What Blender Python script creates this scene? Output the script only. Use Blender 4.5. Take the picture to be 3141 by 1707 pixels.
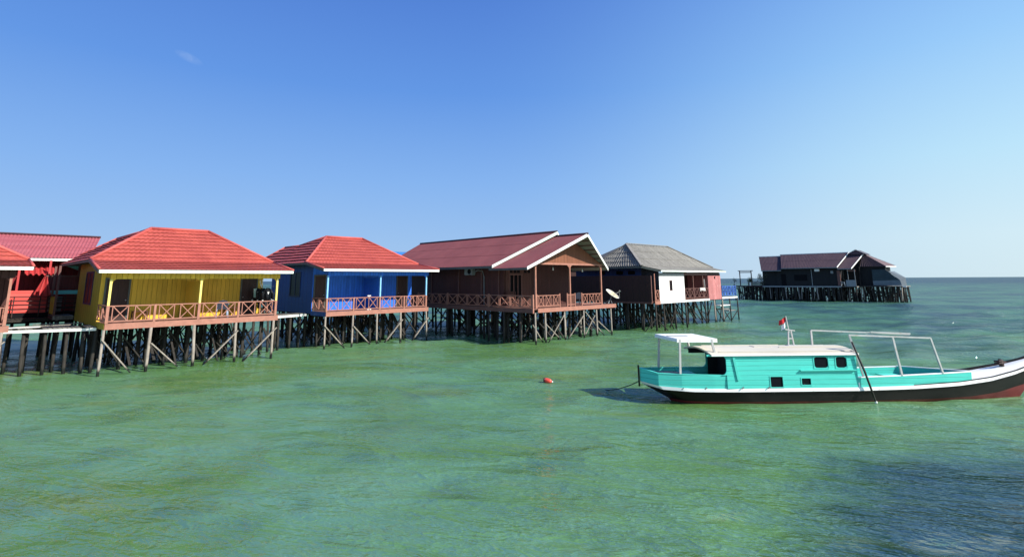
import bpy, math, random
from mathutils import Vector, Matrix
for o in list(bpy.data.objects): bpy.data.objects.remove(o)
S = bpy.context.scene
COL = S.collection
# ------------------------------------------------------------------ camera
PITCH, ROLL, FPX = math.radians(10.3), 0.006, 1620.0
cam = bpy.data.cameras.new('camera'); camo = bpy.data.objects.new('camera', cam); COL.objects.link(camo)
cam.sensor_width = 36; cam.lens = 36*FPX/3141; cam.clip_end = 20000; cam.clip_start = .1
camo.location = (0, 0, 4.0)
_f = Vector((0, math.cos(PITCH), math.sin(PITCH))); _u = Vector((0, -math.sin(PITCH), math.cos(PITCH))); _r = Vector((1, 0, 0))
_r2 = _r*math.cos(ROLL)-_u*math.sin(ROLL); _u2 = _r*math.sin(ROLL)+_u*math.cos(ROLL)
camo.rotation_euler = Matrix(((_r2.x, _u2.x, -_f.x), (_r2.y, _u2.y, -_f.y), (_r2.z, _u2.z, -_f.z))).to_euler()
PPY = 857-FPX*math.tan(PITCH)
cam.shift_x = 0; cam.shift_y = (PPY-853.5)/3141
S.camera = camo
# ------------------------------------------------------------------ sky and sun
SUN = Vector((1.52, -.72, 1.17)).normalized()
EL = math.asin(SUN.z); AZ = math.atan2(SUN.x, SUN.y)
W = bpy.data.worlds.new('World'); S.world = W; W.use_nodes = True
wn = W.node_tree; bg = wn.nodes['Background']
sky = wn.nodes.new('ShaderNodeTexSky'); sky.sky_type = 'NISHITA'; sky.sun_disc = False
sky.sun_elevation = EL; sky.sun_rotation = AZ; sky.altitude = 0; sky.air_density = 1.25; sky.dust_density = .35; sky.ozone_density = 2.6
sky_ = wn.nodes
tc = sky_.new('ShaderNodeTexCoord'); sp = sky_.new('ShaderNodeSeparateXYZ'); wn.links.new(tc.outputs['Generated'], sp.inputs[0])
def _ramp(inp, pts):
    n = sky_.new('ShaderNodeValToRGB'); wn.links.new(inp, n.inputs[0]); e = n.color_ramp.elements
    while len(e) < len(pts): e.new(.5)
    for i, (p, c) in enumerate(pts): e[i].position = p; e[i].color = (*c, 1)
    n.color_ramp.interpolation = 'B_SPLINE' if False else 'LINEAR'
    return n.outputs[0]
# clear tropical sky: deep blue overhead, pale at the horizon, brighter toward the sun's side
r_away = _ramp(sp.outputs[2], [(0, (.37, .56, .84)), (.06, (.33, .54, .86)), (.18, (.235, .455, .87)), (.34, (.125, .315, .79)), (.50, (.085, .225, .68)), (1, (.03, .09, .36))])
r_sun = _ramp(sp.outputs[2], [(0, (.66, .83, .90)), (.06, (.66, .85, .94)), (.18, (.52, .80, .98)), (.34, (.33, .62, .98)), (.50, (.20, .43, .90)), (1, (.04, .11, .42))])
dt = sky_.new('ShaderNodeVectorMath'); dt.operation = 'DOT_PRODUCT'; wn.links.new(tc.outputs['Generated'], dt.inputs[0]); dt.inputs[1].default_value = (SUN.x/math.hypot(SUN.x, SUN.y), SUN.y/math.hypot(SUN.x, SUN.y), 0)
mr_ = sky_.new('ShaderNodeMapRange'); wn.links.new(dt.outputs['Value'], mr_.inputs[0]); mr_.inputs[1].default_value = -.48; mr_.inputs[2].default_value = .42
mr_.interpolation_type = 'SMOOTHSTEP'
mx = sky_.new('ShaderNodeMix'); mx.data_type = 'RGBA'; wn.links.new(mr_.outputs[0], mx.inputs[0]); wn.links.new(r_away, mx.inputs[6]); wn.links.new(r_sun, mx.inputs[7])
k12 = sky_.new('ShaderNodeMix'); k12.data_type = 'RGBA'; k12.blend_type = 'MULTIPLY'; k12.inputs[0].default_value = 1; wn.links.new(sky.outputs[0], k12.inputs[6]); k12.inputs[7].default_value = (1, 1, 1, 1)
sc = sky_.new('ShaderNodeVectorMath'); sc.operation = 'SCALE'; # one small wisp of cloud and a little unevenness in the haze
def _v(op, a, b_): n = sky_.new('ShaderNodeVectorMath'); n.operation = op; wn.links.new(a, n.inputs[0]); n.inputs[1].default_value = b_; return n.outputs['Value'] if op == 'DOT_PRODUCT' else n.outputs[0]
def _m(op, a, b_=0.):
    n = sky_.new('ShaderNodeMath'); n.operation = op
    for i, q in enumerate((a, b_)):
        if hasattr(q, 'is_output'): wn.links.new(q, n.inputs[i])
        else: n.inputs[i].default_value = q
    return n.outputs[0]
CD = Vector((-0.5099, 0.7868, 0.3479)); e1 = CD.cross(Vector((0, 0, 1))).normalized(); e2 = e1.cross(CD).normalized(); ea = (e1*.94-e2*.33); eb = (e1*.33+e2*.94)
nz = sky_.new('ShaderNodeTexNoise'); wn.links.new(tc.outputs['Generated'], nz.inputs['Vector']); nz.inputs['Scale'].default_value = 60; nz.inputs['Detail'].default_value = 5
ca = _m('POWER', _m('ABSOLUTE', _m('DIVIDE', _v('DOT_PRODUCT', tc.outputs['Generated'], ea), .022)), 2.); cb = _m('POWER', _m('ABSOLUTE', _m('DIVIDE', _v('DOT_PRODUCT', tc.outputs['Generated'], eb), .0075)), 2.)
cm = _m('SUBTRACT', 1., _m('ADD', ca, cb)); cm.node.use_clamp = True; cf = _m('GREATER_THAN', _v('DOT_PRODUCT', tc.outputs['Generated'], tuple(CD)), 0.)
cm = _m('MULTIPLY', _m('MULTIPLY', _m('MULTIPLY', cm, cf), _m('MULTIPLY', nz.outputs['Fac'], nz.outputs['Fac'])), .45)
mc = sky_.new('ShaderNodeMix'); mc.data_type = 'RGBA'; wn.links.new(cm, mc.inputs[0]); wn.links.new(mx.outputs[2], mc.inputs[6]); mc.inputs[7].default_value = (.62, .74, .95, 1)
wn.links.new(mc.outputs[2], sc.inputs[0]); sc.inputs[3].default_value = 1/.12
m2 = sky_.new('ShaderNodeMix'); m2.data_type = 'RGBA'; m2.inputs[0].default_value = .97; wn.links.new(k12.outputs[2], m2.inputs[6]); wn.links.new(sc.outputs[0], m2.inputs[7])
wn.links.new(m2.outputs[2], bg.inputs[0])
bg.inputs[1].default_value = .0792
sun = bpy.data.lights.new('sun', 'SUN'); sun.energy = 5.0; sun.angle = math.radians(.53); sun.color = (1, .95, .86)
suno = bpy.data.objects.new('sun', sun); COL.objects.link(suno); suno.rotation_euler = SUN.to_track_quat('Z', 'Y').to_euler(); suno.location = SUN*60
S.view_settings.view_transform = 'Standard'; S.view_settings.look = 'None'; S.view_settings.exposure = .6; S.view_settings.gamma = 1
S.render.engine = 'CYCLES'
R = random.Random(7)

# ------------------------------------------------------------------ node helpers
class NT:
    def __init__(s, name):
        s.m = bpy.data.materials.new(name); s.m.use_nodes = True; s.t = s.m.node_tree; s.n = s.t.nodes; s.b = s.n['Principled BSDF']
    def new(s, ty, **kw):
        n = s.n.new(ty)
        for k, v in kw.items(): setattr(n, k, v)
        return n
    def put(s, sock, v):
        if hasattr(v, 'links') or hasattr(v, 'is_output'): s.t.links.new(v, sock)
        else: sock.default_value = v
    def math(s, op, a, b=0, c=None, clamp=False):
        n = s.new('ShaderNodeMath', operation=op); n.use_clamp = clamp; s.put(n.inputs[0], a); s.put(n.inputs[1], b)
        if c is not None: s.put(n.inputs[2], c)
        return n.outputs[0]
    def mix(s, f, a, b, mode='MIX'):
        n = s.new('ShaderNodeMix', data_type='RGBA', blend_type=mode)
        s.put(n.inputs[0], f); s.put(n.inputs[6], a if not isinstance(a, tuple) else (*a[:3], 1)); s.put(n.inputs[7], b if not isinstance(b, tuple) else (*b[:3], 1))
        return n.outputs[2]
    def obj(s): return s.new('ShaderNodeTexCoord').outputs['Object']
    def sep(s, v):
        n = s.new('ShaderNodeSeparateXYZ'); s.put(n.inputs[0], v); return n.outputs
    def noise(s, v, scale, detail=4, rough=.55, st=(1, 1, 1), dist=0):
        mp = s.new('ShaderNodeMapping'); s.put(mp.inputs[0], v); mp.inputs['Scale'].default_value = st
        n = s.new('ShaderNodeTexNoise'); s.put(n.inputs['Vector'], mp.outputs[0]); n.inputs['Scale'].default_value = scale
        n.inputs['Detail'].default_value = detail; n.inputs['Roughness'].default_value = rough; n.inputs['Distortion'].default_value = dist
        return n.outputs['Fac']
    def ramp(s, f, pts):
        n = s.new('ShaderNodeValToRGB'); s.put(n.inputs[0], f); e = n.color_ramp.elements
        while len(e) < len(pts): e.new(.5)
        for i, (p, c) in enumerate(pts): e[i].position = p; e[i].color = (*c, 1) if len(c) == 3 else c
        return n.outputs[0]
    def rng(s, f, a, b, c=0., d=1.):
        n = s.new('ShaderNodeMapRange'); s.put(n.inputs[0], f); n.inputs[1].default_value = a; n.inputs[2].default_value = b; n.inputs[3].default_value = c; n.inputs[4].default_value = d
        return n.outputs[0]
    def bump(s, h, dist=.01, strength=1.0):
        n = s.new('ShaderNodeBump'); n.inputs['Strength'].default_value = strength; n.inputs['Distance'].default_value = dist; s.put(n.inputs['Height'], h)
        s.t.links.new(n.outputs[0], s.b.inputs['Normal'])
    def col(s, c): s.put(s.b.inputs['Base Color'], c if not isinstance(c, tuple) else (*c[:3], 1))
    def fin(s, rough=.6, spec=.4, metal=0.):
        s.put(s.b.inputs['Roughness'], rough); s.b.inputs['Specular IOR Level'].default_value = spec; s.b.inputs['Metallic'].default_value = metal
        return s.m
def AL(c): return tuple(x*(.78 if max(c) < .79 else 1) for x in c)
def dk(c, k): return tuple(x*k for x in c)

def m_plank(name, c, axis='X', w=.2, var=.35, rough=.65, groove=.35, spec=.3, fade=.25, wear=None):
    """painted boards: grooves every w along an axis of the object, each board a slightly different tone"""
    c = AL(c); t = NT(name); o = t.obj(); x, y, z = t.sep(o); a = dict(X=x, Y=y, Z=z)[axis]
    q = t.math('DIVIDE', a, w); fl = t.math('FLOOR', q); fr = t.math('FRACT', q)
    wn_ = t.new('ShaderNodeTexWhiteNoise', noise_dimensions='1D'); t.put(wn_.inputs['W'], fl)
    st = (6, 6, .7) if axis != 'Z' else (.7, .7, 6)
    n1 = t.noise(o, 2.2, 5, .6, st); n2 = t.noise(o, .9, 3)
    v = t.math('MULTIPLY_ADD', wn_.outputs['Value'], var, 1-var/2)
    base = t.mix(t.rng(n1, .35, .7), c, dk(c, 1-fade)); base = t.mix(t.rng(n2, .4, .7), base, dk(c, 1-fade*.6))
    if wear is not None: base = t.mix(t.rng(t.noise(o, 3.2, 7, .7, st), .56, .68), base, wear)
    cv = t.new('ShaderNodeCombineXYZ'); [t.put(cv.inputs[i], v) for i in range(3)]
    base = t.mix(1.0, base, cv.outputs[0], 'MULTIPLY')
    g = t.math('MINIMUM', fr, t.math('SUBTRACT', 1, fr)); gm = t.rng(g, .0, .06); gm.node.clamp = True
    base = t.mix(gm, dk(c, groove), base); t.col(base)
    t.bump(t.math('ADD', gm, t.math('MULTIPLY', n1, .3)), .012)
    return t.fin(rough, spec)

def m_paint(name, c, var=.25, scale=3., rough=.6, spec=.35, st=(1, 1, 1), c2=None, wear=.0, wearc=(.2, .17, .13), bump=.004, metal=0.):
    c = AL(c); c2 = AL(c2) if c2 else None; t = NT(name); o = t.obj(); n1 = t.noise(o, scale, 6, .6, st); n2 = t.noise(o, scale*5, 4, .6, st)
    base = t.mix(t.rng(n1, .35, .68), c, c2 if c2 else dk(c, 1-var)); base = t.mix(t.math('MULTIPLY', t.rng(n2, .5, .75), .4), base, dk(c, 1-var))
    if wear > 0: base = t.mix(t.rng(t.noise(o, scale*1.7, 8, .7, st), .66-wear, .74-wear), base, wearc)
    t.col(base); t.bump(t.math('ADD', n1, t.math('MULTIPLY', n2, .4)), bump)
    return t.fin(rough, spec, metal)

def m_pile(name, c, dry=(.36, .33, .28)):
    """weathered round timber with a black wet band of shell growth near the water"""
    t = NT(name); o = t.obj(); x, y, z = t.sep(o)
    n = t.noise(o, 3, 6, .6, (4, 4, .8)); n2 = t.noise(o, 14, 4, .6, (1, 1, .5))
    base = t.mix(t.rng(n, .3, .7), dry, c); base = t.mix(t.rng(n2, .5, .8, 0, .5), base, dk(c, .5))
    zz = t.math('ADD', z, t.math('MULTIPLY', t.math('SUBTRACT', n2, .5), .3))
    wet = t.rng(zz, .20, .36, 1, 0); wet.node.clamp = True
    t.col(t.mix(wet, base, (.012, .014, .012))); t.bump(t.math('ADD', n, n2), .02)
    return t.fin(t.math('SUBTRACT', .85, t.math('MULTIPLY', wet, .45)), .3)

def m_roof(name, c, c2, dirt, sc=1.2, rough=.6, spec=.3, st=(1, 1, 1), wear=.0, wearc=(.5, .45, .4)):
    c, c2, dirt = AL(c), AL(c2), AL(dirt); t = NT(name); o = t.obj(); n1 = t.noise(o, sc, 6, .65, st); n2 = t.noise(o, sc*7, 5, .65)
    base = t.mix(t.rng(n1, .35, .65), c, c2); base = t.mix(t.rng(n2, .52, .75, 0, .7), base, dirt)
    if wear: base = t.mix(t.rng(t.noise(o, sc*9, 8, .8, st), .7-wear, .8-wear), base, wearc)
    t.col(base); t.bump(n2, .006); return t.fin(rough, spec)

def m_flat(name, c, rough=.5, spec=.4, metal=0., em=None):
    t = NT(name); t.col(c)
    if em: t.b.inputs['Emission Color'].default_value = (*em, 1); t.b.inputs['Emission Strength'].default_value = 1.0
    return t.fin(rough, spec, metal)

# ------------------------------------------------------------------ mesh helpers
class MB:
    def __init__(s): s.v = []; s.f = []
    def add(s, vs, fs):
        k = len(s.v); s.v += [tuple(v) for v in vs]; s.f += [tuple(i+k for i in f) for f in fs]; return s
    def box(s, x0, x1, y0, y1, z0, z1):
        return s.add([(x0, y0, z0), (x1, y0, z0), (x1, y1, z0), (x0, y1, z0), (x0, y0, z1), (x1, y0, z1), (x1, y1, z1), (x0, y1, z1)],
                     [(0, 3, 2, 1), (4, 5, 6, 7), (0, 1, 5, 4), (1, 2, 6, 5), (2, 3, 7, 6), (3, 0, 4, 7)])
    def beam(s, a, b, w, h=None, up=(0, 0, 1)):
        h = h or w; a = Vector(a); b = Vector(b); d = (b-a).normalized(); up = Vector(up)
        if abs(d.dot(up)) > .98: up = Vector((0, 1, 0)) if abs(d.y) < .9 else Vector((1, 0, 0))
        sx = d.cross(up).normalized(); sy = sx.cross(d).normalized(); vs = []
        for p in (a, b):
            for i, j in ((-1, -1), (1, -1), (1, 1), (-1, 1)): vs.append(p+sx*w*.5*i+sy*h*.5*j)
        return s.add(vs, [(0, 1, 2, 3), (7, 6, 5, 4), (0, 4, 5, 1), (1, 5, 6, 2), (2, 6, 7, 3), (3, 7, 4, 0)])
    def tube(s, pts, rad, n=8, cap=True):
        pts = [Vector(p) for p in pts]; rings = []
        for i, p in enumerate(pts):
            d = (pts[min(i+1, len(pts)-1)]-pts[max(i-1, 0)]).normalized()
            up = Vector((0, 0, 1)) if abs(d.z) < .95 else Vector((0, 1, 0))
            sx = d.cross(up).normalized(); sy = sx.cross(d).normalized(); r = rad[i] if isinstance(rad, (list, tuple)) else rad
            rings.append([p+(sx*math.cos(2*math.pi*k/n)+sy*math.sin(2*math.pi*k/n))*r for k in range(n)])
        vs = [v for r_ in rings for v in r_]; fs = []
        for i in range(len(pts)-1):
            for k in range(n): fs.append((i*n+k, i*n+(k+1) % n, (i+1)*n+(k+1) % n, (i+1)*n+k))
        if cap: fs.append(tuple(range(n))[::-1]); fs.append(tuple((len(pts)-1)*n+k for k in range(n)))
        return s.add(vs, fs)
    def slab(s, poly, n, t):
        """polygon extruded by t along n"""
        k = len(poly); n = Vector(n).normalized()*t; a = [Vector(p) for p in poly]
        return s.add(a+[p+n for p in a], [tuple(range(k))[::-1], tuple(range(k, 2*k))]+[(i, (i+1) % k, k+(i+1) % k, k+i) for i in range(k)])
    def quad(s, *p): return s.add(p, [tuple(range(len(p)))])
    def build(s, name, mat, parent=None, smooth=False, label=None):
        me = bpy.data.meshes.new(name); me.from_pydata([tuple(v) for v in s.v], [], s.f); me.validate()
        me.materials.append(mat); o = bpy.data.objects.new(name, me); COL.objects.link(o)
        if smooth: me.polygons.foreach_set('use_smooth', [True]*len(me.polygons))
        if parent: o.parent = parent
        if label: o['label'] = label
        return o
def tag(o, label=None, cat=None, group=None, kind=None):
    if label: o['label'] = label
    if cat: o['category'] = cat
    if group: o['group'] = group
    if kind: o['kind'] = kind
    return o
def thing(name, label, cat, loc, rot=0, group=None):
    o = bpy.data.objects.new(name, None); COL.objects.link(o); o.location = loc; o.rotation_euler = (0, 0, math.radians(rot)); o.empty_display_size = .3
    return tag(o, label, cat, group)
def copy_tree(o, parent=None):
    c = o.copy(); COL.objects.link(c)
    if parent: c.parent = parent
    for ch in [x for x in bpy.data.objects if x.parent is o]: copy_tree(ch, c)
    return c

def roof_rows(poly, eave, rows, pitch=.3, amp=.015, step=.03, seg=.06, jit=.012):
    """a planar convex roof face (poly, eave edge = points eave[0], eave[1] of poly) laid as overlapping wavy courses"""
    mb = MB(); P = [Vector(p) for p in poly]; A = P[eave[0]]; B = P[eave[1]]; e = (B-A).normalized()
    n = Vector((0, 0, 0))
    for i in range(len(P)): n += P[i].cross(P[(i+1) % len(P)])
    n.normalize()
    if n.z < 0: n = -n
    up = n.cross(e).normalized()
    if up.z < 0: up = -up
    q = [((p-A).dot(e), (p-A).dot(up)) for p in P]; ts = sorted(t for _, t in q); T = ts[-2] if len(q) == 4 and ts[-1]-ts[-2] < .12 and len([t for t in ts if t > ts[-1]*.5]) == 2 else ts[-1]
    def span(t):
        xs = []
        for i in range(len(q)):
            (s0, t0), (s1, t1) = q[i], q[(i+1) % len(q)]
            if abs(t1-t0) < 1e-6:
                if abs(t-t0) < 1e-4: xs += [s0, s1]
                continue
            k = (t-t0)/(t1-t0)
            if -1e-6 <= k <= 1+1e-6: xs.append(s0+(s1-s0)*k)
        return (min(xs), max(xs)) if xs else (0, 0)
    for r in range(rows):
        t0, t1 = T*r/rows, T*(r+1)/rows
        a0, a1 = span(t0 if r else 1e-4); b0, b1 = span(t1-1e-4); L = max(a1-a0, b1-b0); N = max(2, int(L/seg)); vs = []
        j = [R.uniform(-jit, jit) for _ in range(int(L)+3)]
        for i in range(N+1):
            f = i/N; sb = a0+(a1-a0)*f; st_ = b0+(b1-b0)*f; jj = j[int(f*(len(j)-1))]
            wb = amp*math.cos(2*math.pi*sb/pitch); wt = amp*math.cos(2*math.pi*st_/pitch)
            pb = A+e*sb+up*(t0-.03+jj+(amp*.6*math.cos(2*math.pi*sb/pitch) if step > .015 else 0)); pt = A+e*st_+up*t1
            vs += [pb+n*(step+wb-.012), pb+n*(step+wb), pt+n*wt]
        fs = []
        for i in range(N):
            k = i*3; fs += [(k, k+3, k+4, k+1), (k+1, k+4, k+5, k+2)]
        mb.add(vs, fs)
    return mb

def wall_x(mb, x, th, y0, y1, z0, z1, holes=()):
    """wall in the plane x=const with rectangular holes (ya,yb,za,zb) sorted by ya"""
    y = y0
    for (a, b, c, d) in sorted(holes):
        if a > y: mb.box(x, x+th, y, a, z0, z1)
        if c > z0: mb.box(x, x+th, a, b, z0, c)
        if d < z1: mb.box(x, x+th, a, b, d, z1)
        y = b
    if y < y1: mb.box(x, x+th, y, y1, z0, z1)
def wall_y(mb, y, th, x0, x1, z0, z1, holes=()):
    x = x0
    for (a, b, c, d) in sorted(holes):
        if a > x: mb.box(x, a, y, y+th, z0, z1)
        if c > z0: mb.box(a, b, y, y+th, z0, c)
        if d < z1: mb.box(a, b, y, y+th, d, z1)
        x = b
    if x < x1: mb.box(x, x1, y, y+th, z0, z1)

# ------------------------------------------------------------------ materials
M = {}
M['pile'] = m_pile('pile_wood', (.018, .016, .014), (.045, .040, .034))
M['pile_pale'] = m_pile('pale_pile_wood', (.20, .17, .14), (.33, .295, .25))
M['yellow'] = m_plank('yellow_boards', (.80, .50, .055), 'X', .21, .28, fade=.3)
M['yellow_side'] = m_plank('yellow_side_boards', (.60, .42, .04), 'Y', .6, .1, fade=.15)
M['yellow_post'] = m_paint('yellow_post_paint', (.80, .66, .18), .15)
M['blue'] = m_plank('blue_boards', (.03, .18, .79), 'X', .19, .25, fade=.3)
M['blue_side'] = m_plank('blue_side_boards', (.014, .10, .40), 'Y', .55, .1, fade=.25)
M['blue_post'] = m_paint('pale_blue_post_paint', (.22, .50, .80), .2)
M['navy'] = m_paint('navy_trim', (.01, .03, .12), .3)
M['brown'] = m_plank('brown_boards', (.105, .033, .026), 'Y', .25, .22, fade=.3)
M['brownx'] = m_plank('brown_boards_front', (.085, .027, .022), 'X', .25, .22, fade=.3)
M['varnish'] = m_plank('varnished_wood', (.12, .045, .033), 'X', .3, .3)
M['gable'] = m_plank('gable_boards', (.29, .105, .055), 'X', .16, .35, fade=.35)
M['door'] = m_paint('dark_door_wood', (.06, .026, .022), .35, st=(4, 4, .6))
M['pinkwood'] = m_paint('faded_red_brown_paint', (.47, .205, .145), .25, 4, st=(1, 1, 1), wear=.06, wearc=(.34, .2, .15))
M['deck'] = m_plank('deck_boards', (.30, .14, .11), 'X', .16, .4, fade=.4)
M['deckgrey'] = m_plank('grey_deck_boards', (.30, .28, .25), 'X', .15, .5, fade=.4, groove=.15)
M['white'] = m_paint('white_paint', (.80, .80, .76), .16, 2, wear=.07, wearc=(.5, .48, .42))
M['mint'] = m_paint('mint_white_paint', (.62, .80, .66), .12, .5, c2=(.80, .80, .76))
M['slate'] = m_paint('grey_green_fascia', (.12, .14, .13), .3)
M['redtile'] = m_roof('red_metal_tiles', (.53, .103, .078), (.40, .072, .058), (.30, .05, .042), 1.0, .5, .4, (1, 1, 1), .07, (.62, .22, .18))
M['redcap'] = m_paint('red_ridge_paint', (.66, .13, .11), .25)
M['maroon'] = m_roof('maroon_sheet', (.27, .085, .088), (.215, .066, .07), (.20, .08, .08), .5, .62, .3, (1, 1, 1), .05, (.30, .12, .12))
M['maroon_far'] = m_roof('maroon_sheet_far', (.105, .066, .078), (.09, .055, .066), (.07, .045, .052), .5, .7, .25)
M['pinkroof'] = m_roof('pink_red_corrugated', (.46, .13, .15), (.38, .09, .11), (.26, .07, .085), 1.2, .55, .35, (.3, 3, 1), .06, (.55, .25, .25))
M['asbestos'] = m_roof('grey_fibre_cement', (.34, .325, .29), (.22, .21, .19), (.10, .098, .09), .9, .9, .15, (3.5, .5, 1), .08, (.36, .34, .31))
M['dark'] = m_flat('dark_interior', (.006, .006, .008), .8, .1)
M['glass'] = m_flat('dark_glass', (.006, .008, .011), .35, .08)
M['whitewall'] = m_plank('white_boards', (.80, .80, .77), 'X', .5, .05, fade=.06, groove=.8)
M['redwall'] = m_plank('faded_red_boards', (.66, .24, .23), 'X', .24, .4, fade=.4, wear=(.62, .36, .34), groove=.55)
M['greyboard'] = m_plank('blue_grey_boards', (.035, .045, .06), 'Y', .3, .4, fade=.4)
M['midblue'] = m_plank('mid_blue_boards', (.02, .055, .20), 'Y', .3, .3)
M['darkwall'] = m_plank('dark_stained_boards', (.010, .011, .014), 'Y', .35, .3, fade=.4)
M['tarp'] = m_paint('dark_green_tarp', (.035, .06, .062), .35, 1.2)
M['tarpgrey'] = m_paint('grey_blue_sheet', (.17, .21, .24), .2, 1.2)
M['redpaint'] = m_plank('bright_red_boards', (.80, .10, .085), 'Z', .17, .2, fade=.2, groove=.25)
M['redplain'] = m_paint('bright_red_paint', (.62, .06, .06), .2)
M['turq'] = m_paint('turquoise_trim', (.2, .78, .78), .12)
M['railblue'] = m_paint('bright_blue_rail_paint', (.08, .20, .62), .2)
M['brownrail'] = m_paint('brown_rail_paint', (.20, .09, .075), .25)
M['chrome'] = m_flat('worn_metal', (.5, .5, .5), .35, .5, .8)
M['grey'] = m_paint('grey_plastic', (.30, .32, .33), .2)

# ------------------------------------------------------------------ sea
def build_sea():
    waves = []
    rr = random.Random(3)
    for i in range(46):
        L = 10**rr.uniform(-.2, .93); a = math.radians(rr.gauss(-62, 26)); k = 2*math.pi/L
        waves.append((k*math.cos(a), k*math.sin(a), rr.uniform(0, 6.28), .0082*L**.8))
    import numpy as np
    # a patch of fine squares that grow with the distance from the shore side where the place is seen from
    rs = [1.5]
    while rs[-1] < 9000: rs.append(rs[-1]*(1.0085 if rs[-1] < 120 else 1.05))
    th = np.radians(np.linspace(-75, 75, 560)); rs = np.array(rs)
    X = np.outer(rs, np.sin(th)); Y = np.outer(rs, np.cos(th)); D = np.outer(rs, np.ones_like(th)); Z = np.zeros_like(X)
    for kx, ky, ph, am in waves:
        L = 2*math.pi/math.hypot(kx, ky); fade = np.clip(1-(D*.0085)/(L*.35), 0, 1)
        Z += am*np.sin(kx*X+ky*Y+ph+.6*np.sin(.23*X+.31*Y+ph))*fade
    Z *= np.clip((Y+.6*X-9)/42, .13, 1.15)*np.clip(1.35-D/600, 0, 1)
    nr, nt = X.shape
    v = np.stack([X.ravel(), Y.ravel(), Z.ravel()], 1)
    i = np.arange(nr-1)[:, None]*nt+np.arange(nt-1)[None, :]
    f = np.stack([i, i+1, i+nt+1, i+nt], -1).reshape(-1, 4)[:, ::-1]
    me = bpy.data.meshes.new('sea'); me.vertices.add(len(v)); me.vertices.foreach_set('co', v.ravel().astype('f'))
    me.loops.add(f.size); me.loops.foreach_set('vertex_index', f.ravel().astype('i')); me.polygons.add(len(f))
    me.polygons.foreach_set('loop_start', (np.arange(len(f))*4).astype('i')); me.polygons.foreach_set('loop_total', np.full(len(f), 4, 'i'))
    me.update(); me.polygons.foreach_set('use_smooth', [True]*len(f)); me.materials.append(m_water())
    o = bpy.data.objects.new('sea', me); COL.objects.link(o); tag(o, kind='structure')
def m_water():
    t = NT('sea_water'); g = t.new('ShaderNodeNewGeometry').outputs['Position']; x, y, z = t.sep(g)
    big = t.noise(g, .11, 4, .55, (1, 1.6, 1), .6); mid = t.noise(g, .5, 6, .62, (.9, 1.25, 1), .25); pat = t.noise(g, .2, 4, .55, (1, 1.7, 1), .2)
    green = (.086, .186, .050); teal = (.108, .240, .108); olive = (.130, .185, .040); dark_teal = (.008, .032, .030)
    c = t.mix(t.rng(big, .42, .58), green, teal); c = t.mix(t.rng(pat, .56, .72, 0, .75), c, olive)
    c = t.mix(t.rng(mid, .52, .74, 0, .6), c, (.036, .092, .052))
    # darker teal patch coloured in close by on the right, and deeper water offshore
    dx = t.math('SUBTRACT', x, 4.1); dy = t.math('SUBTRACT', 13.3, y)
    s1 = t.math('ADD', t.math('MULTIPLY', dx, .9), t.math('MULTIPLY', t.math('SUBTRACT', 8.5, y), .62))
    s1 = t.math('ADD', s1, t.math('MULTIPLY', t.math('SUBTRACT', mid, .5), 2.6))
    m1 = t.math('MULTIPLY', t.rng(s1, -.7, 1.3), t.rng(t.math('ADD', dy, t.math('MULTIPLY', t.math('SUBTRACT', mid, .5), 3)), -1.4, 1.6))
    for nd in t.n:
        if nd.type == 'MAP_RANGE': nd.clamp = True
    c = t.mix(t.math('MULTIPLY', m1, .93), c, dark_teal)
    dist = t.math('ADD', t.math('ADD', y, t.math('MULTIPLY', x, .55)), t.math('MULTIPLY', t.math('SUBTRACT', big, .5), 26))
    c = t.mix(t.rng(dist, 38, 75, 0, .85), c, (.048, .140, .088)); weed = t.noise(g, .055, 5, .6, (1, 1.9, 1), .5); c = t.mix(t.math('MULTIPLY', t.rng(dist, 26, 60), t.rng(weed, .44, .60, 0, .9)), c, (.020, .052, .064)); c = t.mix(t.rng(dist, 330, 620), c, (.016, .046, .058))
    for nd in t.n:
        if nd.type == 'MAP_RANGE': nd.clamp = True
    c = t.mix(0, c, c)
    t.col(c)
    # wind chop: short-crested ripples of several sizes, crests running across the wind
    rot = t.new('ShaderNodeMapping'); t.put(rot.inputs[0], g); rot.inputs['Rotation'].default_value = (0, 0, math.radians(22)); rv = rot.outputs[0]
    def ridged(scale, det, st, dist): return t.math('POWER', t.math('SUBTRACT', 1, t.math('ABSOLUTE', t.math('MULTIPLY', t.math('SUBTRACT', t.noise(rv, scale, det, .55, st, dist), .5), 3.0)), None, True), 1.3)
    h = t.math('MULTIPLY', ridged(.28, 2, (.55, 1.4, 1), .4), .34)
    h = t.math('ADD', h, t.math('MULTIPLY', ridged(.9, 3, (.5, 1.3, 1), .6), .13))
    h = t.math('ADD', h, t.math('MULTIPLY', ridged(2.8, 3, (.55, 1.2, 1), .4), .060))
    h = t.math('ADD', h, t.math('MULTIPLY', ridged(6, 3, (.6, 1.15, 1), .4), .027))
    off = t.rng(t.math('ADD', y, t.math('MULTIPLY', x, .6)), 14, 60, .8, 1.3); off.node.clamp = True
    gust = t.math('MULTIPLY', off, t.rng(t.noise(g, .07, 3, .5, (1, 2, 1)), .35, .7, .7, 1.2))
    hh = t.math('MULTIPLY', h, gust)
    def bmp(k):
        n = t.new('ShaderNodeBump'); n.inputs['Strength'].default_value = k; n.inputs['Distance'].default_value = 1.0; t.put(n.inputs['Height'], hh); return n.outputs[0]
    b1, b2 = bmp(.9), bmp(.48)
    ro = t.rng(dist, 12, 120, .05, .15); ro.node.clamp = True
    # light scattered back from inside the water, and the reflection at its surface
    df = t.new('ShaderNodeBsdfDiffuse'); t.put(df.inputs['Color'], c); t.put(df.inputs['Normal'], b2)
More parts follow.
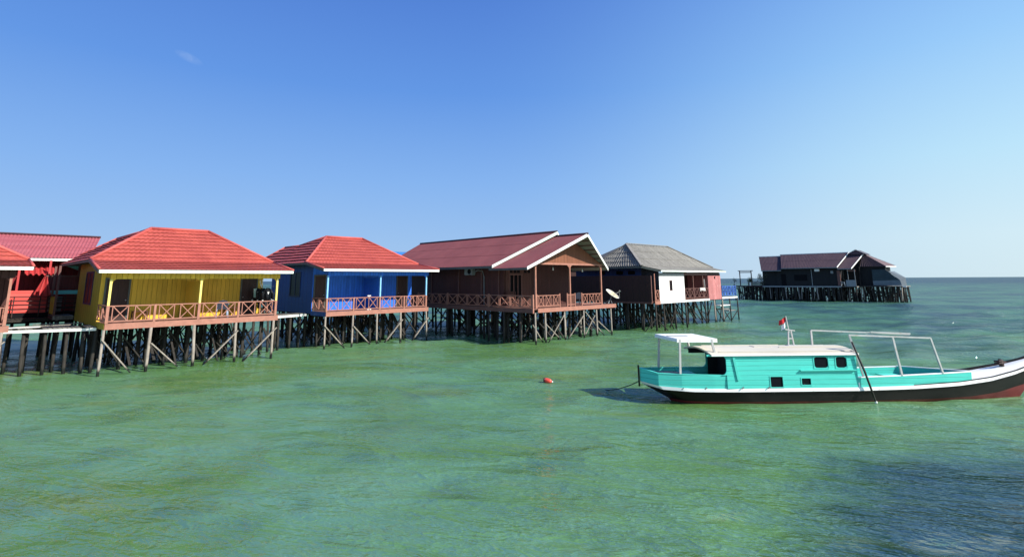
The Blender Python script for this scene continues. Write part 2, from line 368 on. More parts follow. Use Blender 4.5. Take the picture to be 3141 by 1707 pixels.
    gl = t.new('ShaderNodeBsdfGlossy'); t.put(gl.inputs['Roughness'], ro); t.put(gl.inputs['Normal'], b1); gl.inputs['Color'].default_value = (1, 1, 1, 1)
    fr = t.new('ShaderNodeFresnel'); fr.inputs['IOR'].default_value = 1.333; t.put(fr.inputs['Normal'], bmp(.7))
    ff = t.math('MULTIPLY', t.math('POWER', fr.outputs[0], 1.05), .27)
    ms = t.new('ShaderNodeMixShader'); t.put(ms.inputs[0], ff); t.put(ms.inputs[1], df.outputs[0]); t.put(ms.inputs[2], gl.outputs[0])
    t.put(t.n['Material Output'].inputs[0], ms.outputs[0]); t.n.remove(t.b)
    return t.m
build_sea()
sb = MB(); sb.box(-300, 400, -60, 500, -2.6, -2.5); tag(sb.build('seabed', m_paint('sand', (.3, .28, .2))), kind='structure')

# ------------------------------------------------------------------ shared house pieces
def pile(root, x, y, ztop, r=.075, mat='pile', lean=(0, 0), zb=-1.1):
    k = ztop-zb; mb = MB()
    mid = Vector((x+lean[0]*.5+R.uniform(-.02, .02), y+lean[1]*.5, (ztop+zb)/2))
    mb.tube([(x+lean[0], y+lean[1], zb), mid, (x, y, ztop)], [r*1.05, r*R.uniform(.93, 1.08), r*.95], 7)
    return mb.build('pile', M[mat], root, True)
def brace(root, a, b, w=.09, mat='pile'):
    return MB().beam(a, b, w, .045 if w < .1 else .05).build('brace', M[mat], root)
def forest(root, xs, ys, zt, r=.07, skip_front=True, jit=.12, pbrace=.6, maxz=1.75, zf=None):
    """rows of piles under a house and the crossed braces between them"""
    for j, y in enumerate(ys):
        if j == 0 and skip_front: continue
        for x in xs:
            pile(root, x+R.uniform(-jit, jit), y+R.uniform(-jit, jit), zt, r*R.uniform(.8, 1.3), 'pile', (R.uniform(-.12, .12), R.uniform(-.12, .12)))
        for a, b in zip(xs[:-1], xs[1:]):
            if R.random() < pbrace: brace(root, (a, y+.09, R.uniform(.0, .4)), (b, y+.09, R.uniform(1.2, maxz)), R.uniform(.07, .12))
            if R.random() < pbrace: brace(root, (a, y-.09, R.uniform(1.2, maxz)), (b, y-.09, R.uniform(0, .4)), R.uniform(.07, .12))
    for x in xs:
        for a, b in zip(ys[:-1], ys[1:]):
            if R.random() < pbrace*.8: brace(root, (x+.1, a, R.uniform(.1, .5)), (x+.1, b, R.uniform(1.2, maxz)), R.uniform(.07, .11))
def xpanel(mb, a, b, z0, z1, t=.035, n=1, gap=.07):
    """n crossed bays with upright stiles between points a and b (x,y)"""
    A = Vector((*a, 0)); B = Vector((*b, 0)); L = (B-A).length; d = (B-A)/L; c = L/n
    for i in range(n):
        p = A+d*(c*i+gap); q = A+d*(c*(i+1)-gap)
        nrm = Vector((-d.y, d.x, 0))*.012
        mb.beam(p+Vector((0, 0, z0)), p+Vector((0, 0, z1)), t); mb.beam(q+Vector((0, 0, z0)), q+Vector((0, 0, z1)), t)
        mb.beam(p+nrm+Vector((0, 0, z0)), q+nrm+Vector((0, 0, z1)), t, t); mb.beam(p-nrm+Vector((0, 0, z1)), q-nrm+Vector((0, 0, z0)), t, t)
def rail(root, a, b, z0, z1, mat, n=2, gap=.13, t=.035, tr=.06):
    mb = MB(); mb.beam((*a, z1), (*b, z1), tr, .045); mb.beam((*a, z0), (*b, z0), .05, .05); xpanel(mb, a, b, z0, z1, t, n, gap)
    return mb.build('railing', mat, root)
def door(root, x0, x1, y, z0, z1, mat, frame, hx, th=.05):
    d = MB().box(x0, x1, y-th, y-.005, z0, z1).build('door', mat, root)
    p = MB(); w = x1-x0
    for (a, b, c, e) in ((.15, .46, .08, .45), (.54, .85, .08, .45), (.15, .46, .52, .93), (.54, .85, .52, .93)):
        p.box(x0+w*a, x0+w*b, y-th-.014, y-th+.002, z0+(z1-z0)*c, z0+(z1-z0)*e)
    p.build('door_panel', mat, d)
    f = MB(); f.box(x0-.07, x0, y-th-.03, y-.004, z0, z1+.07); f.box(x1, x1+.07, y-th-.03, y-.004, z0, z1+.07); f.box(x0, x1, y-th-.03, y-.004, z1, z1+.07); f.build('door_frame', frame, d)
    MB().tube([(hx, y-th-.07, z0+.95), (hx, y-th-.02, z0+.95)], [.032, .02], 8).build('door_handle', M['chrome'], d, True)
def bracket(mb, x, y, z, s, r=.3, t=.05):
    """quarter-round bracket under a beam, s=+-1"""
    pts = [(x, z-r), (x, z)]+[(x+s*r, z)]+[(x+s*r*(1-math.cos(a)), z-r+r*math.sin(a)) for a in (1.2, .8, .4)]
    pts = [(x, z)]+[(x+s*r, z)]+[(x+s*r*(1-math.sin(a)), z-r*(1-math.cos(a))) for a in (.4, .8, 1.2)]+[(x, z-r)]
    mb.slab([(p[0], y-t/2, p[1]) for p in pts], (0, 1, 0), t)

def bungalow(key, origin, rot, P, label):
    r = thing('stilt_house', label, 'house', (*origin, 0), rot)
    w, p, D, zd, zb, zg, o = P['W'], P['p'], P['D'], P['zd'], P['zb'], P['zg'], P['o']
    zE, vE, zr, vr, r1, r2, vS = P['zE'], P['vE'], P['zr'], P['vr'], P['r1'], P['r2'], P['vS']
    wall, side, post = M[P['wall']], M[P['side']], M[P['post']]
    # deck
    MB().box(.02, w, 0, p, zd-.06, zd).build('porch_floor', M[P['floor']], r)
    MB().box(0, w+.05, -.045, -.002, zd-.25, zd+.01).build('fascia_board', M['pinkwood'], r)
    MB().box(-.03, -.002, .0, p-.04, zd-.25, zd+.01).build('fascia_board', side, r)
    MB().box(0.05, w-.05, .05, D, zd-.22, zd-.065).build('floor_joists', M['pile'], r)
    # walls
    zt = zE-.02
    m = MB(); wall_y(m, p, .06, 0, w, zd, zb+.62, [(P['d1'][0], P['d1'][1], zd, zb), (P['d2'][0], P['d2'][1], zd, zb)]); m.build('back_wall', wall, r)
    m = MB(); wz0, wz1, wy0, wy1 = P['win']
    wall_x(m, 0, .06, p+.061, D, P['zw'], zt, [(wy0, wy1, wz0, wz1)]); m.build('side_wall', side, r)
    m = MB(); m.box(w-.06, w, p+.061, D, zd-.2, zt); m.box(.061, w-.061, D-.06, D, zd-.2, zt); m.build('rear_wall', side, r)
    MB().box(P['part'], P['part']+.05, .15, p-.002, zd, zb-.12).build('partition_wall', wall, r)
    # window
    f = MB(); f.box(-.03, .05, wy0, wy0+.09, wz0, wz1); f.box(-.03, .05, wy1-.09, wy1, wz0, wz1); f.box(-.03, .05, wy0+.09, wy1-.09, wz0, wz0+.08); f.box(-.03, .05, wy0+.09, wy1-.09, wz1-.08, wz1)
    f.box(-.02, .04, (wy0+wy1)/2-.03, (wy0+wy1)/2+.03, wz0+.08, wz1-.08)
    wf = f.build('window', M['navy'], r); MB().box(.0, .02, wy0+.09, wy1-.09, wz0+.08, wz1-.08).build('pane', M['glass'], wf)
    for (a, b), hx in ((P['d1'], P['d1'][1]-.08), (P['d2'], P['d2'][0]+.08)): door(r, a, b, p+.03, zd, zb, M['door'], M['slate'], hx)
    # veranda front
    bt = MB(); bt.box(-.02, w+.02, -.03, .03, zb, zg-.03)
    for x in P['posts']:
        for s in (-1, 1):
            if (x < .3 and s < 0) or (x > w-.4 and s > 0): continue
            bracket(bt, x+s*.05, 0, zb, s, .2)
    bt.build('porch_beam', wall, r)
    zh = P['zh']
    for x in P['posts']:
        MB().box(x-.045, x+.045, -.05, .04, zh+.02, zb).build('porch_post', post, r)
        MB().box(x-.055, x+.055, -.06, .05, zd+.012, zh+.019).build('rail_post', M['pinkwood'], r)
    for a, b in zip(P['rp'][:-1], P['rp'][1:]):
        rail(r, (a+.05, 0), (b-.05, 0), zd+.1, zh, M['pinkwood'])
    for x in P['rp'][1:-1]:
        if min(abs(x-q) for q in P['posts']) > .2: MB().box(x-.045, x+.045, -.05, .04, zd+.012, zh+.03).build('rail_post', M['pinkwood'], r)
    rail(r, (0.02, .08), (0.02, p-.05), zd+.1, zh, M['pinkwood'], 2, .05); rail(r, (w-.1, .08), (w-.1, p-.05), zd+.1, zh, M['pinkwood'], 2, .05)
    # roof
    A = (-o, vE, zE); B = (w+o, vE, zE); P1 = (r1, vr, zr); P2 = (r2, vr, zr); G0 = (-o, -o, zg+.12); G1 = (w+o, -o, zg+.12)
    sl = (zr-zE)/(r1+o); uq = P['uq']; zq = zE+(uq+o)*sl; Q = (uq, P['vq'], zq); Rr = (uq, P['vR'], zq); S_ = (-o, vS, zE)
    rt = M['redtile']; rows = P['rows']
    rf = roof_rows([A, B, P2, P1], (0, 1), rows, .22, .007, .045).build('roof', rt, r)
    roof_rows([G0, G1, B, A], (0, 1), P['rows2'], .22, .007, .045).build('porch_roof', rt, rf)
    Sm = (-o, P['vq'], zE); sr = roof_rows([Sm, A, P1, Q], (0, 1), rows, .22, .005, .07); q2 = roof_rows([S_, Sm, Q, Rr], (0, 1), max(2, round(rows*(uq+o)/(r1+o))), .22, .005, .07); sr.add(q2.v, q2.f); sr.build('side_roof', rt, rf)
    bu = w+o; Bq = (bu, vr+(vr-vE)+1.2, zE)
    m = roof_rows([B, Bq, (r2, vr+.1, zr), P2], (0, 1), rows, .22, .006, .04)
    vb = 2*vr-vE; wr = 2*uq+o
    m = MB(); m.quad(P1, P2, (bu, vb, zE), (-o+.05, vb, zE-.02)).quad(P2, (bu, vb, zE), B)
    m.quad(P1, Q, (wr, P['vq'], zE)).quad(P1, (wr, P['vq'], zE), (wr+.6, vb, zE)).quad(Q, Rr, (wr, vS, zE), (wr, P['vq'], zE)).quad(Rr, S_, (wr, vS, zE)); m.build('rear_roof', rt, rf)
    MB().slab([(wr, vb, zE-.02), (bu, vb, zE-.02), (bu, D+.3, zE-.03), (wr, D+.3, zE-.03)], (0, 0, -1), .03).build('rear_roof', rt, rf)
    # boards under the roof
    s = MB(); s.slab([(-o+.03, -o+.03, zg+.07), (bu-.03, -o+.03, zg+.07), (bu-.03, vE, zE-.05), (-o+.03, vE, zE-.05)], (0, 0, -1), .03)
    s.slab([(-o+.03, vE, zE-.05), (bu-.03, vE, zE-.05), (bu-.03, D+.3, zE-.05), (-o+.03, D+.3, zE-.05)], (0, 0, -1), .03); s.slab([(-o+.03, D+.31, zE-.05), (uq+1, D+.31, zE-.05), (uq+1, vS, zE-.05), (-o+.03, vS, zE-.05)], (0, 0, -1), .03); s.build('soffit', M['slate'], rf)
    MB().box(-o, bu, -o-.03, -o, zg-.02, zg+.115).build('gutter_board', M[P['gut']], rf)
    e = MB(); e.beam((-o-.02, -o, zg+.05), (-o-.02, vE, zE-.03), .03, .16); e.beam((-o-.02, vE, zE-.03), (-o-.02, vS, zE-.03), .03, .14)
    e.build('eave_board', M['slate'], rf); MB().beam((bu+.02, -o, zg+.05), (bu+.02, vE, zE-.03), .03, .14).build('eave_board', M['slate'], rf)
    c = MB()
    def cap(a, b, ww=.2): 
        a = Vector(a)+Vector((0, 0, .04)); b = Vector(b)+Vector((0, 0, .04)); c.tube([a, b], ww*.42, 6)
    cap(P1, P2); cap(P1, A); cap(P2, B); cap(P1, Q, .16); cap(Q, Rr, .16); cap(Rr, S_, .16); cap(A, G0, .14); cap(B, G1, .14)
    c.build('ridge_cap', M['redcap'], rf, True)
    # piles
    for x in P['piles']: pile(r, x, .0, zd-.25, R.uniform(.055, .072), 'pile_pale', (R.uniform(-.10, .10), R.uniform(-.08, .02)))
    for a, b in P['br']: brace(r, a, b, .12, 'pile_pale')
    forest(r, P['fx'], P['fy'], zd-.2)
    return r
YP = dict(W=7.45, p=2.2, D=8.7, zd=2.19, zb=4.13, zg=4.41, o=.51, zE=5.03, vE=2.26, zr=6.75, vr=3.85, r1=2.1, r2=4.84, vS=13., uq=1.9, vq=5.2, vR=11.2, zw=1.95, zh=2.95,
    wall='yellow', side='yellow_side', post='yellow_post', floor='deck', gut='mint', win=(2.89, 4.53, 4.12, 6.3), d1=(.24, 1.12), d2=(6.31, 7.09), part=3.62, posts=(.04, 3.65, 7.34),
    rp=(.04, 1.82, 3.65, 5.47, 7.34), rows=9, rows2=5, piles=(.0, 1.75, 3.52, 5.42, 7.3),
    br=[((-.05, -.09, 1.55), (1.12, -.09, .05)), ((1.8, -.09, 1.25), (2.95, -.09, .1)), ((5.5, -.09, 1.55), (4.1, -.09, .1)), ((7.44, -.09, 1.57), (5.8, -.09, -.05))],
    fx=(.1, 1.0, 1.9, 2.8, 3.7, 4.6, 5.5, 6.4, 7.3), fy=(0, 1.5, 2.8, 4.1, 5.4, 6.9, 8.5))
yellow = bungalow('yellow', (-17.85, 23.8), 46, YP, 'yellow boarded stilt house with bright red tiled hip roof and crossed veranda rail')
BP = dict(YP); BP.update(W=7.36, p=2.0, D=8.6, zd=2.16, zb=4.30, zg=4.58, o=.53, zE=5.1, vE=1.95, zr=6.95, vr=4.3, r1=1.81, r2=4.54, vS=11.4, uq=1.15, vq=7.0, vR=9.5, zw=2.0, zh=2.95,
    wall='blue', side='blue_side', post='blue_post', gut='white', win=(2.98, 4.58, 3.75, 5.4), d1=(.14, .81), d2=(6.14, 6.95), part=3.56, posts=(.02, 3.6, 7.2),
    rp=(.02, 1.77, 3.6, 5.43, 7.2), piles=(.0, 1.78, 3.44, 5.2, 7.25),
    br=[((-.1, -.09, 1.41), (1.25, -.09, .02)), ((1.78, -.09, 1.26), (2.95, -.09, .1)), ((5.31, -.09, 1.47), (4.0, -.09, .1)), ((7.38, -.09, 1.49), (6.1, -.09, .05))],
    fy=(0, 1.5, 2.8, 4.1, 5.4, 6.9, 8.4))
blue = bungalow('blue', (-11.1, 32.2), 44.9, BP, 'cobalt blue boarded stilt house with red tiled hip roof beside the yellow house')
LP = dict(YP); LP.update(wall='brownx', side='brown', post='pinkwood', zb=4.2, zg=4.55, zE=5.03, d1=(.4, 1.2), d2=(6.1, 6.95), gut='white')
lu = (-21.41-7.45*math.cos(math.radians(46)), 23.06-7.45*math.sin(math.radians(46)))
brownl = bungalow('left', lu, 46, LP, 'brown boarded stilt house with red tiled roof cut off by the left edge')

# ------------------------------------------------------------------ big brown house with the forward leaning gable
def brown_house():
    r = thing('stilt_house', 'large dark brown stilt house with long maroon sheet roof, white bargeboards and open gabled porch', 'house', (1.46, 33.98, 0), 44.6)
    zd = 2.2; L = 17.5; v0 = 3.2; uw = 7.35; RU = 3.6
    MB().box(.1, 8.6, 0, 3.4, zd-.07, zd).build('porch_floor', M['deck'], r)
    MB().box(.14, 8.62, -.045, -.002, zd-.26, zd+.0).build('fascia_board', M['pinkwood'], r)
    MB().box(8.605, 8.65, -.045, 3.4, zd-.26, zd).build('fascia_board', M['pinkwood'], r)
    MB().box(-.33, .25, 0.02, 12.5, zd-.07, zd-.005).build('side_walkway_floor', M['deck'], r)
    MB().box(-.375, -.335, -.02, 12.5, zd-.27, zd+.0).build('fascia_board', M['brownrail'], r)
    MB().box(.3, 8.5, .1, L-.1, zd-.24, zd-.075).build('floor_joists', M['pile'], r)
    m = MB(); wall_x(m, .25, .08, v0, L, zd, 5.25, []); m.build('side_wall', M['brown'], r)
    for y in (3.66, 5.44, 8.0, 11.4): MB().box(.20, .248, y-.04, y+.04, zd, 4.75).build('wall_batten', M['brownrail'], r)
    # porch back wall with carved door and window set
    m = MB(); wall_y(m, v0, .08, .331, uw, zd, 5.2, [(.9, 1.95, 2.25, 4.72)]); m.build('porch_back_wall', M['brownx'], r)
    w = MB().box(.40, 2.95, v0-.05, v0-.003, zd, 4.78)
    w = MB(); wall_y(w, v0-.05, .045, .40, 2.95, zd, 4.80, [(.75, 1.95, 2.45, 4.30), (.8, 1.9, 4.45, 4.68)][:1]); wf = w.build('carved_door_surround', M['varnish'], r)
    w = MB()
    for x in (.75, 1.13, 1.53, 1.89): w.box(x, x+.07, v0-.07, v0-.02, 2.45, 4.3)
    w.box(.7, 2.0, v0-.075, v0-.02, 4.3, 4.38); w.build('window', M['brownrail'], r); MB().box(.76, 1.94, v0+.0, v0+.02, 2.46, 4.3).build('pane', M['dark'], wf)
    v = MB()
    for x in (.8, 1.15, 1.5, 2.2, 2.55): v.box(x, x+.26, v0-.065, v0-.048, 4.46, 4.62)
    v.build('air_vent', M['dark'], wf)
    MB().box(uw-.08, uw, v0+.08, L, zd, 5.2).box(.331, uw-.081, L-.08, L, zd, 5.2).build('rear_wall', M['brown'], r)
    # porch posts, beam, gable
    zb = 4.95
    pb = MB(); pb.box(-.1, uw+.1, .06, .14, zb, zb+.12)
    for x in (.08, 3.5, 7.05):
        MB().box(x-.05, x+.05, .05, .15, zd, zb).build('porch_post', M['pinkwood'], r)
        for s in (-1, 1):
            if (x < 1 and s < 0) or (x > 7 and s > 0): continue
            bracket(pb, x+s*.05, .1, zb, s, .3)
    pb.build('porch_beam', M['pinkwood'], r)
    for x in (.3, 7.2): MB().beam((x, .2, zb-.02), (x, v0, zb-.02), .09, .12).build('porch_beam', M['brownrail'], r)
    MB().slab([(.1, .075, zb+.12), (7.1, .075, zb+.12), (6.2, .075, 5.5), (RU, .075, 6.75), (1.0, .075, 5.5)], (0, 1, 0), .05).build('gable_wall', M['gable'], r)
    # roofs; the ridge runs out beyond the eaves
    eL, eR, ze, zf = -.82, 7.98, 4.74, 6.98
    Fl = [(eL, .0, ze), (eL, v0+.3, ze), (RU, v0+.3, zf), (RU, -1.42, zf)]
    Fr = [(eR, v0+.3, ze), (eR, .12, ze), (RU, -1.42, zf), (RU, v0+.3, zf)]
    rf = roof_rows(Fl, (0, 1), 1, .13, .010, .01, .032).build('porch_roof', M['maroon'], r)
    roof_rows(Fr, (0, 1), 1, .13, .010, .01, .05).build('porch_roof_slope', M['maroon'], rf)
    z2, zr2, e2, vf = 4.92, 7.3, -.82, 1.25
    # main roof: its front rake runs from (e2,3.25) at the eave to (RU,1.25) at the ridge
    Ml = [(e2, 3.25, z2), (e2, L+.4, z2), (RU, L+.4, zr2), (RU, vf, zr2)]
    Mr = [(8.02, L+.4, z2), (8.02, 3.3, z2), (RU, vf, zr2), (RU, L+.4, zr2)]
    mr = roof_rows(Ml, (0, 1), 3, .13, .010, .012, .035).build('roof', M['maroon'], r)
    roof_rows(Mr, (0, 1), 3, .13, .010, .012, .06).build('roof_slope', M['maroon'], mr)
    def sof(mb, q, d=.07): mb.slab([(a, b, c-d) for a, b, c in q], (0, 0, -1), .03)
    s = MB(); sof(s, Fl); sof(s, Fr); s.build('soffit', M['greysoff'], rf)
    s = MB(); sof(s, Ml); sof(s, Mr); s.build('soffit', M['slate'], mr)
    ra = MB()
    for k in range(1, 8):
        f = k/8; u = eR+(RU-eR)*f; z = ze+(zf-ze)*f-.13; y0 = .12+(-1.42-.12)*f
        ra.beam((u, y0+.04, z), (u, v0+.2, z), .05, .07)
        u = eL+(RU-eL)*f; ra.beam((u, y0+.04, z), (u, v0+.2, z), .05, .07)
    for f in (.35, .75):
        for e in (eL, eR):
            pass
    ra.build('purlins', M['brownrail'], rf)
    for (nm, e0, y0, z0, y1, z1, mt, par) in (('bargeboard', eL, -.03, ze-.02, -1.45, zf-.03, 'white', rf), ('bargeboard', eR, .09, ze-.02, -1.45, zf-.03, 'white', rf), ('bargeboard', e2, 3.22, z2-.03, vf-.04, zr2-.04, 'mint', mr), ('bargeboard', 8.02, 3.27, z2-.03, vf-.04, zr2-.04, 'mint', mr)):
        a = Vector((e0, y0, z0)); b = Vector((RU, y1, z1)); MB().slab([a+Vector((0, 0, .07)), b+Vector((0, 0, .07)), b-Vector((0, 0, .14)), a-Vector((0, 0, .12))], (0, -1, 0), .03).build(nm, M[mt], par)
    MB().box(eL-.02, eL, 0, v0+.3, ze-.14, ze+.0).build('gutter_board', M['slate'], rf)
    MB().box(e2-.02, e2, 3.3, L+.4, z2-.17, z2-.01).build('gutter_board', M['slate'], mr)
    c = MB(); c.tube([(RU, -1.5, zf+.03), (RU, v0, zf+.03)], .07, 6); c.tube([(RU, vf-.05, zr2+.03), (RU, L+.4, zr2+.03)], .075, 6); c.build('ridge_cap', M['darkmaroon'], mr, True)
    # rails
    zh = 2.98
    for a, b in ((-.02, 4.09), (4.09, 8.62), (8.62, 12.4)): rail(r, (-.3, a+.05), (-.3, b-.05), zd+.08, zh, M['pinkwood'], 4, .06, .045, .07)
    for y in (-.02, 4.09, 8.62, 12.4): MB().box(-.35, -.25, y-.05, y+.05, zd-.28, zh+.08).build('rail_post', M['pinkwood'], r)
    def frail(x0, x1, n):
        rail(r, (x0+.03, .1), (x1-.03, .1), zd+.12, zh, M['pinkwood'], n, .12)
        for x in (x0, x1): MB().box(x-.035, x+.035, .06, .14, zd, zh+.1).build('rail_post', M['pinkwood'], r)
    frail(.17, 2.4, 3); frail(4.74, 7.0, 3)
    m = MB(); m.beam((3.2, .1, zh), (3.97, .1, zh), .06, .045); m.beam((3.2, .1, zd+.12), (3.97, .1, zd+.12), .05, .05)
    for k in range(6): m.beam((3.28+k*.12, .1, zd+.12), (3.28+k*.12, .1, zh), .03)
    m.build('railing', M['pinkwood'], r)
    for x in (3.17, 4.0): MB().box(x-.035, x+.035, .06, .14, zd, zh+.1).build('rail_post', M['pinkwood'], r)
    # piles
    for x in (.0, .93, 2.84, 4.9, 6.36, 8.1): pile(r, x, .08, zd-.26, .06, 'pile_pale', (R.uniform(-.05, .05), -.05))
    for x in (1.8, 3.9, 5.6): pile(r, x, .9, zd-.26, .055, 'pile_pale')
    for y in (1.1, 2.6, 4.1, 6.3, 8.6): pile(r, -.3, y, zd-.27, .075, 'pile', (.05, .05))
    for a, b in (((1.1, -.02, .05), (2.7, -.02, 1.7)), ((2.9, -.02, 0), (4.8, -.02, 1.6)), ((5.2, .2, 1.8), (7.4, .2, .0)), ((5.0, .1, .2), (6.2, .1, 1.5)), ((1.2, .3, 1.2), (2.9, .3, -.05)), ((0, .3, 1.2), (1.0, .3, .0)), ((6.4, 0, 1.1), (8.0, 0, .1))): brace(r, a, b, .06, 'pile_pale')
    forest(r, (.3, 1.3, 2.5, 3.7, 4.9, 6.1, 7.3, 8.2), (0, 1.3, 2.6, 3.9, 5.3, 6.8, 8.6, 10.8, 13.2, 15.8), zd-.24, .085, True, .2, .4)
    return r
M['greysoff'] = m_paint('grey_soffit', (.30, .30, .27), .2)
M['darkmaroon'] = m_paint('dark_maroon_cap', (.07, .02, .03), .3)
brown_house()

# ------------------------------------------------------------------ white and red house with grey roof
def white_house():
    r = thing('stilt_house', 'stilt house with grey fibre cement hip roof, white boarded wall and faded red end', 'house', (11.24, 42.6, 0), 44.1)
    zd = 2.26; D = 8.5
    MB().box(.0, 11.7, .02, 2.2, zd-.07, zd-.01).build('porch_floor', M['deck'], r)
    MB().box(.7, 9.15, -.05, -.01, zd-.21, zd-.05).build('fascia_board', M['white'], r); MB().box(-.1, .68, -.05, -.01, zd-.26, zd+.02).build('fascia_board', M['pinkwood'], r)
    MB().box(.75, 11.6, .1, D, zd-.22, zd-.075).build('floor_joists', M['pile'], r)
    wy = .02
    m = MB(); wall_y(m, wy, .06, .76, 4.80, zd-.02, 4.16, [(2.37, 2.74, 3.07, 3.83)]); m.build('white_wall', M['whitewall'], r)
    MB().box(.76, 4.8, wy-.005, wy+.06, 4.163, 4.47).build('wall_top_board', M['grey'], r)
    f = MB(); f.box(2.33, 2.37, wy-.02, wy+.05, 3.03, 3.87); f.box(2.74, 2.78, wy-.02, wy+.05, 3.03, 3.87); f.box(2.37, 2.74, wy-.02, wy+.05, 3.83, 3.87); f.box(2.37, 2.74, wy-.02, wy+.05, 3.03, 3.07)
    wf = f.build('window', M['brownrail'], r); MB().box(2.37, 2.74, wy+.02, wy+.04, 3.07, 3.83).build('pane', M['dark'], wf)
    m = MB(); wall_y(m, wy-.03, .06, 9.12, 11.66, zd-.16, 4.24, [(10.35, 10.6, 3.95, 4.18)]); m.build('red_wall', M['redwall'], r, label='faded red boarded end wall')
    MB().box(9.12, 11.66, wy, wy+.05, 4.243, 4.5).build('wall_top_board', M['door'], r); MB().box(10.35, 10.6, wy+.01, wy+.03, 3.95, 4.18).build('vent_opening', M['dark'], r)
    MB().box(4.801, 9.11, 2.0, 2.06, zd, 4.6).build('porch_back_wall', M['brownx'], r); MB().box(5.6, 6.4, 1.95, 1.998, zd, 4.15).build('door', M['dark'], r)
    MB().box(4.74, 4.798, .09, 2.0, zd, 4.5).build('partition_wall', M['brown'], r); MB().box(9.13, 9.19, .06, 2.0, zd, 4.5).build('partition_wall', M['redwall'], r)
    MB().box(4.81, 9.11, wy, wy+.06, 4.28, 4.5).build('porch_beam', M['brownrail'], r)
    for x in (6.44, 8.24): MB().box(x-.04, x+.04, .03, .1, zd, 4.28).build('porch_post', M['brownrail'], r)
    rail(r, (4.83, .04), (9.1, .04), zd+.12, 3.15, M['brownrail'], 5, .06, .045, .06)
    m = MB(); m.box(.70, .755, .02, 1.6, zd-.02, 4.75); m.build('side_wall', M['greyboard'], r)
    MB().box(.69, .75, 1.605, D, zd-.02, 4.9).build('side_wall', M['midblue'], r, label='blue boarded side wall')
    for y in (2.2, 3.4, 5.2): 
        MB().box(.64, .688, y, y+.62, 4.36, 4.66).build('vent_opening', M['dark'], r)
    MB().box(.76, 11.65, D-.06, D, zd, 4.9).box(11.6, 11.66, .08, D-.07, zd, 4.6).build('rear_wall', M['greyboard'], r)
    MB().box(.02, .10, .0, .08, zd-.26, 4.4).build('corner_post', M['pinkwood'], r); rail(r, (.1, .03), (.72, .03), zd+.1, 3.08, M['pinkwood'], 1, .04, .045)
    # roof
    o = .36; vE = .85; zE = 5.02; zr = 6.98; vr = 3.45; r1 = 1.5; r2 = 8.3; u1 = 12.05; zg = 4.66
    A = (-o, vE, zE); B = (u1, vE, zE-.02); P1 = (r1, vr, zr); P2 = (r2, vr, zr); G0 = (.45, -o, zg); G1 = (u1+.1, -o, zg)
    rf = roof_rows([A, B, P2, P1], (0, 1), 3, .26, .024, .03, .05, .012).build('roof', M['asbestos'], r)
    roof_rows([G0, G1, B, (A[0]+.02, A[1], A[2])], (0, 1), 1, .26, .02, .02, .05).build('porch_roof', M['asbestos'], rf)
    roof_rows([(-o, 6.1, zE), A, P1, (r1, vr+.05, zr)], (0, 1), 5, .22, .04, .03, .03, .012).build('side_roof', M['asbestos'], rf)
    m = MB(); m.quad(B, (u1, 8.8, zE), (r2, vr+.05, zr), P2); m.quad((-o, 6.1, zE), (r1, vr+.05, zr), (r2, vr+.05, zr), (u1, 8.8, zE), (.5, 8.8, zE)); m.build('rear_roof', M['asbestos'], rf)
    s = MB(); s.slab([(-o+.03, vE, zE-.09), (u1-.03, vE, zE-.09), (u1-.03, 8.6, zE-.09), (-o+.03, 8.6, zE-.09)], (0, 0, -1), .03); s.slab([(.45, -o+.02, zg-.06), (u1, -o+.02, zg-.06), (u1, vE, zE-.09), (-o+.03, vE, zE-.09)], (0, 0, -1), .03); s.build('soffit', M['slate'], rf)
    c = MB(); c.beam(Vector(P1)+Vector((0, 0, .06)), Vector(A)+Vector((0, 0, .06)), .2, .06); c.beam(Vector(P1)+Vector((0, 0, .06)), Vector(P2)+Vector((0, 0, .06)), .22, .06); c.beam(Vector(P2)+Vector((0, 0, .06)), Vector(B)+Vector((0, 0, .05)), .2, .06); c.beam((-o, 6.1, zE+.05), (r1, vr, zr+.05), .2, .06); c.build('ridge_cap', m_paint('weathered_cap', (.34, .32, .29), .3), rf)
    m = MB(); m.beam((.45, -o-.02, zg-.05), (u1+.1, -o-.02, zg-.05), .03, .12); m.build('gutter_board', M['mint'], rf)
    m = MB(); m.beam((-o-.02, vE, zE-.1), (-o-.02, 6.1, zE-.1), .03, .14); m.build('eave_board', M['slate'], rf); MB().beam((-o, vE, zE-.1), (.45, -o, zg-.08), .03, .14).build('eave_board', M['slate'], rf)
    # piles
    for x in (.0, 1.17, 2.92, 4.75, 8.27, 10.1, 11.75): pile(r, x, .0, zd-.2, .07, 'pile_pale' if x > 8.3 else 'pile', (R.uniform(-.06, .06), -.05))
    for a, b in (((1.1, -.05, 2.0), (2.5, -.05, 0)), ((3.0, -.05, 1.7), (1.9, -.05, .1)), ((-.0, -.05, 1.0), (-1.0, .4, 0)), ((4.8, 0, 1.9), (6.6, 0, .1)), ((6.3, 0, 1.9), (8.2, 0, .3)), ((8.4, -.05, .3), (9.8, .1, 1.9)), ((11.7, 0, 1.8), (10.9, 0, 0)), ((8.3, 0, .2), (9.6, 0, -.2)), ((10.2, -.05, 1.4), (11.6, -.05, .1)), ((.2, -.05, .8), (1.6, -.05, -.1))): brace(r, a, b, .08, 'pile')
    forest(r, (.2, 1.4, 2.6, 3.8, 5.0, 6.4, 7.6, 9.0, 10.3, 11.6), (0, 1.4, 2.8, 4.2, 5.6, 7.0, 8.4), zd-.22, .075, True, .15, .42, 2.0)
    # stair landing at the seaward end
    s = thing('landing_stage', 'small seaward landing with blue crossed rail and steps down beside the red wall', 'landing', (11.24, 42.6, 0), 44.1)
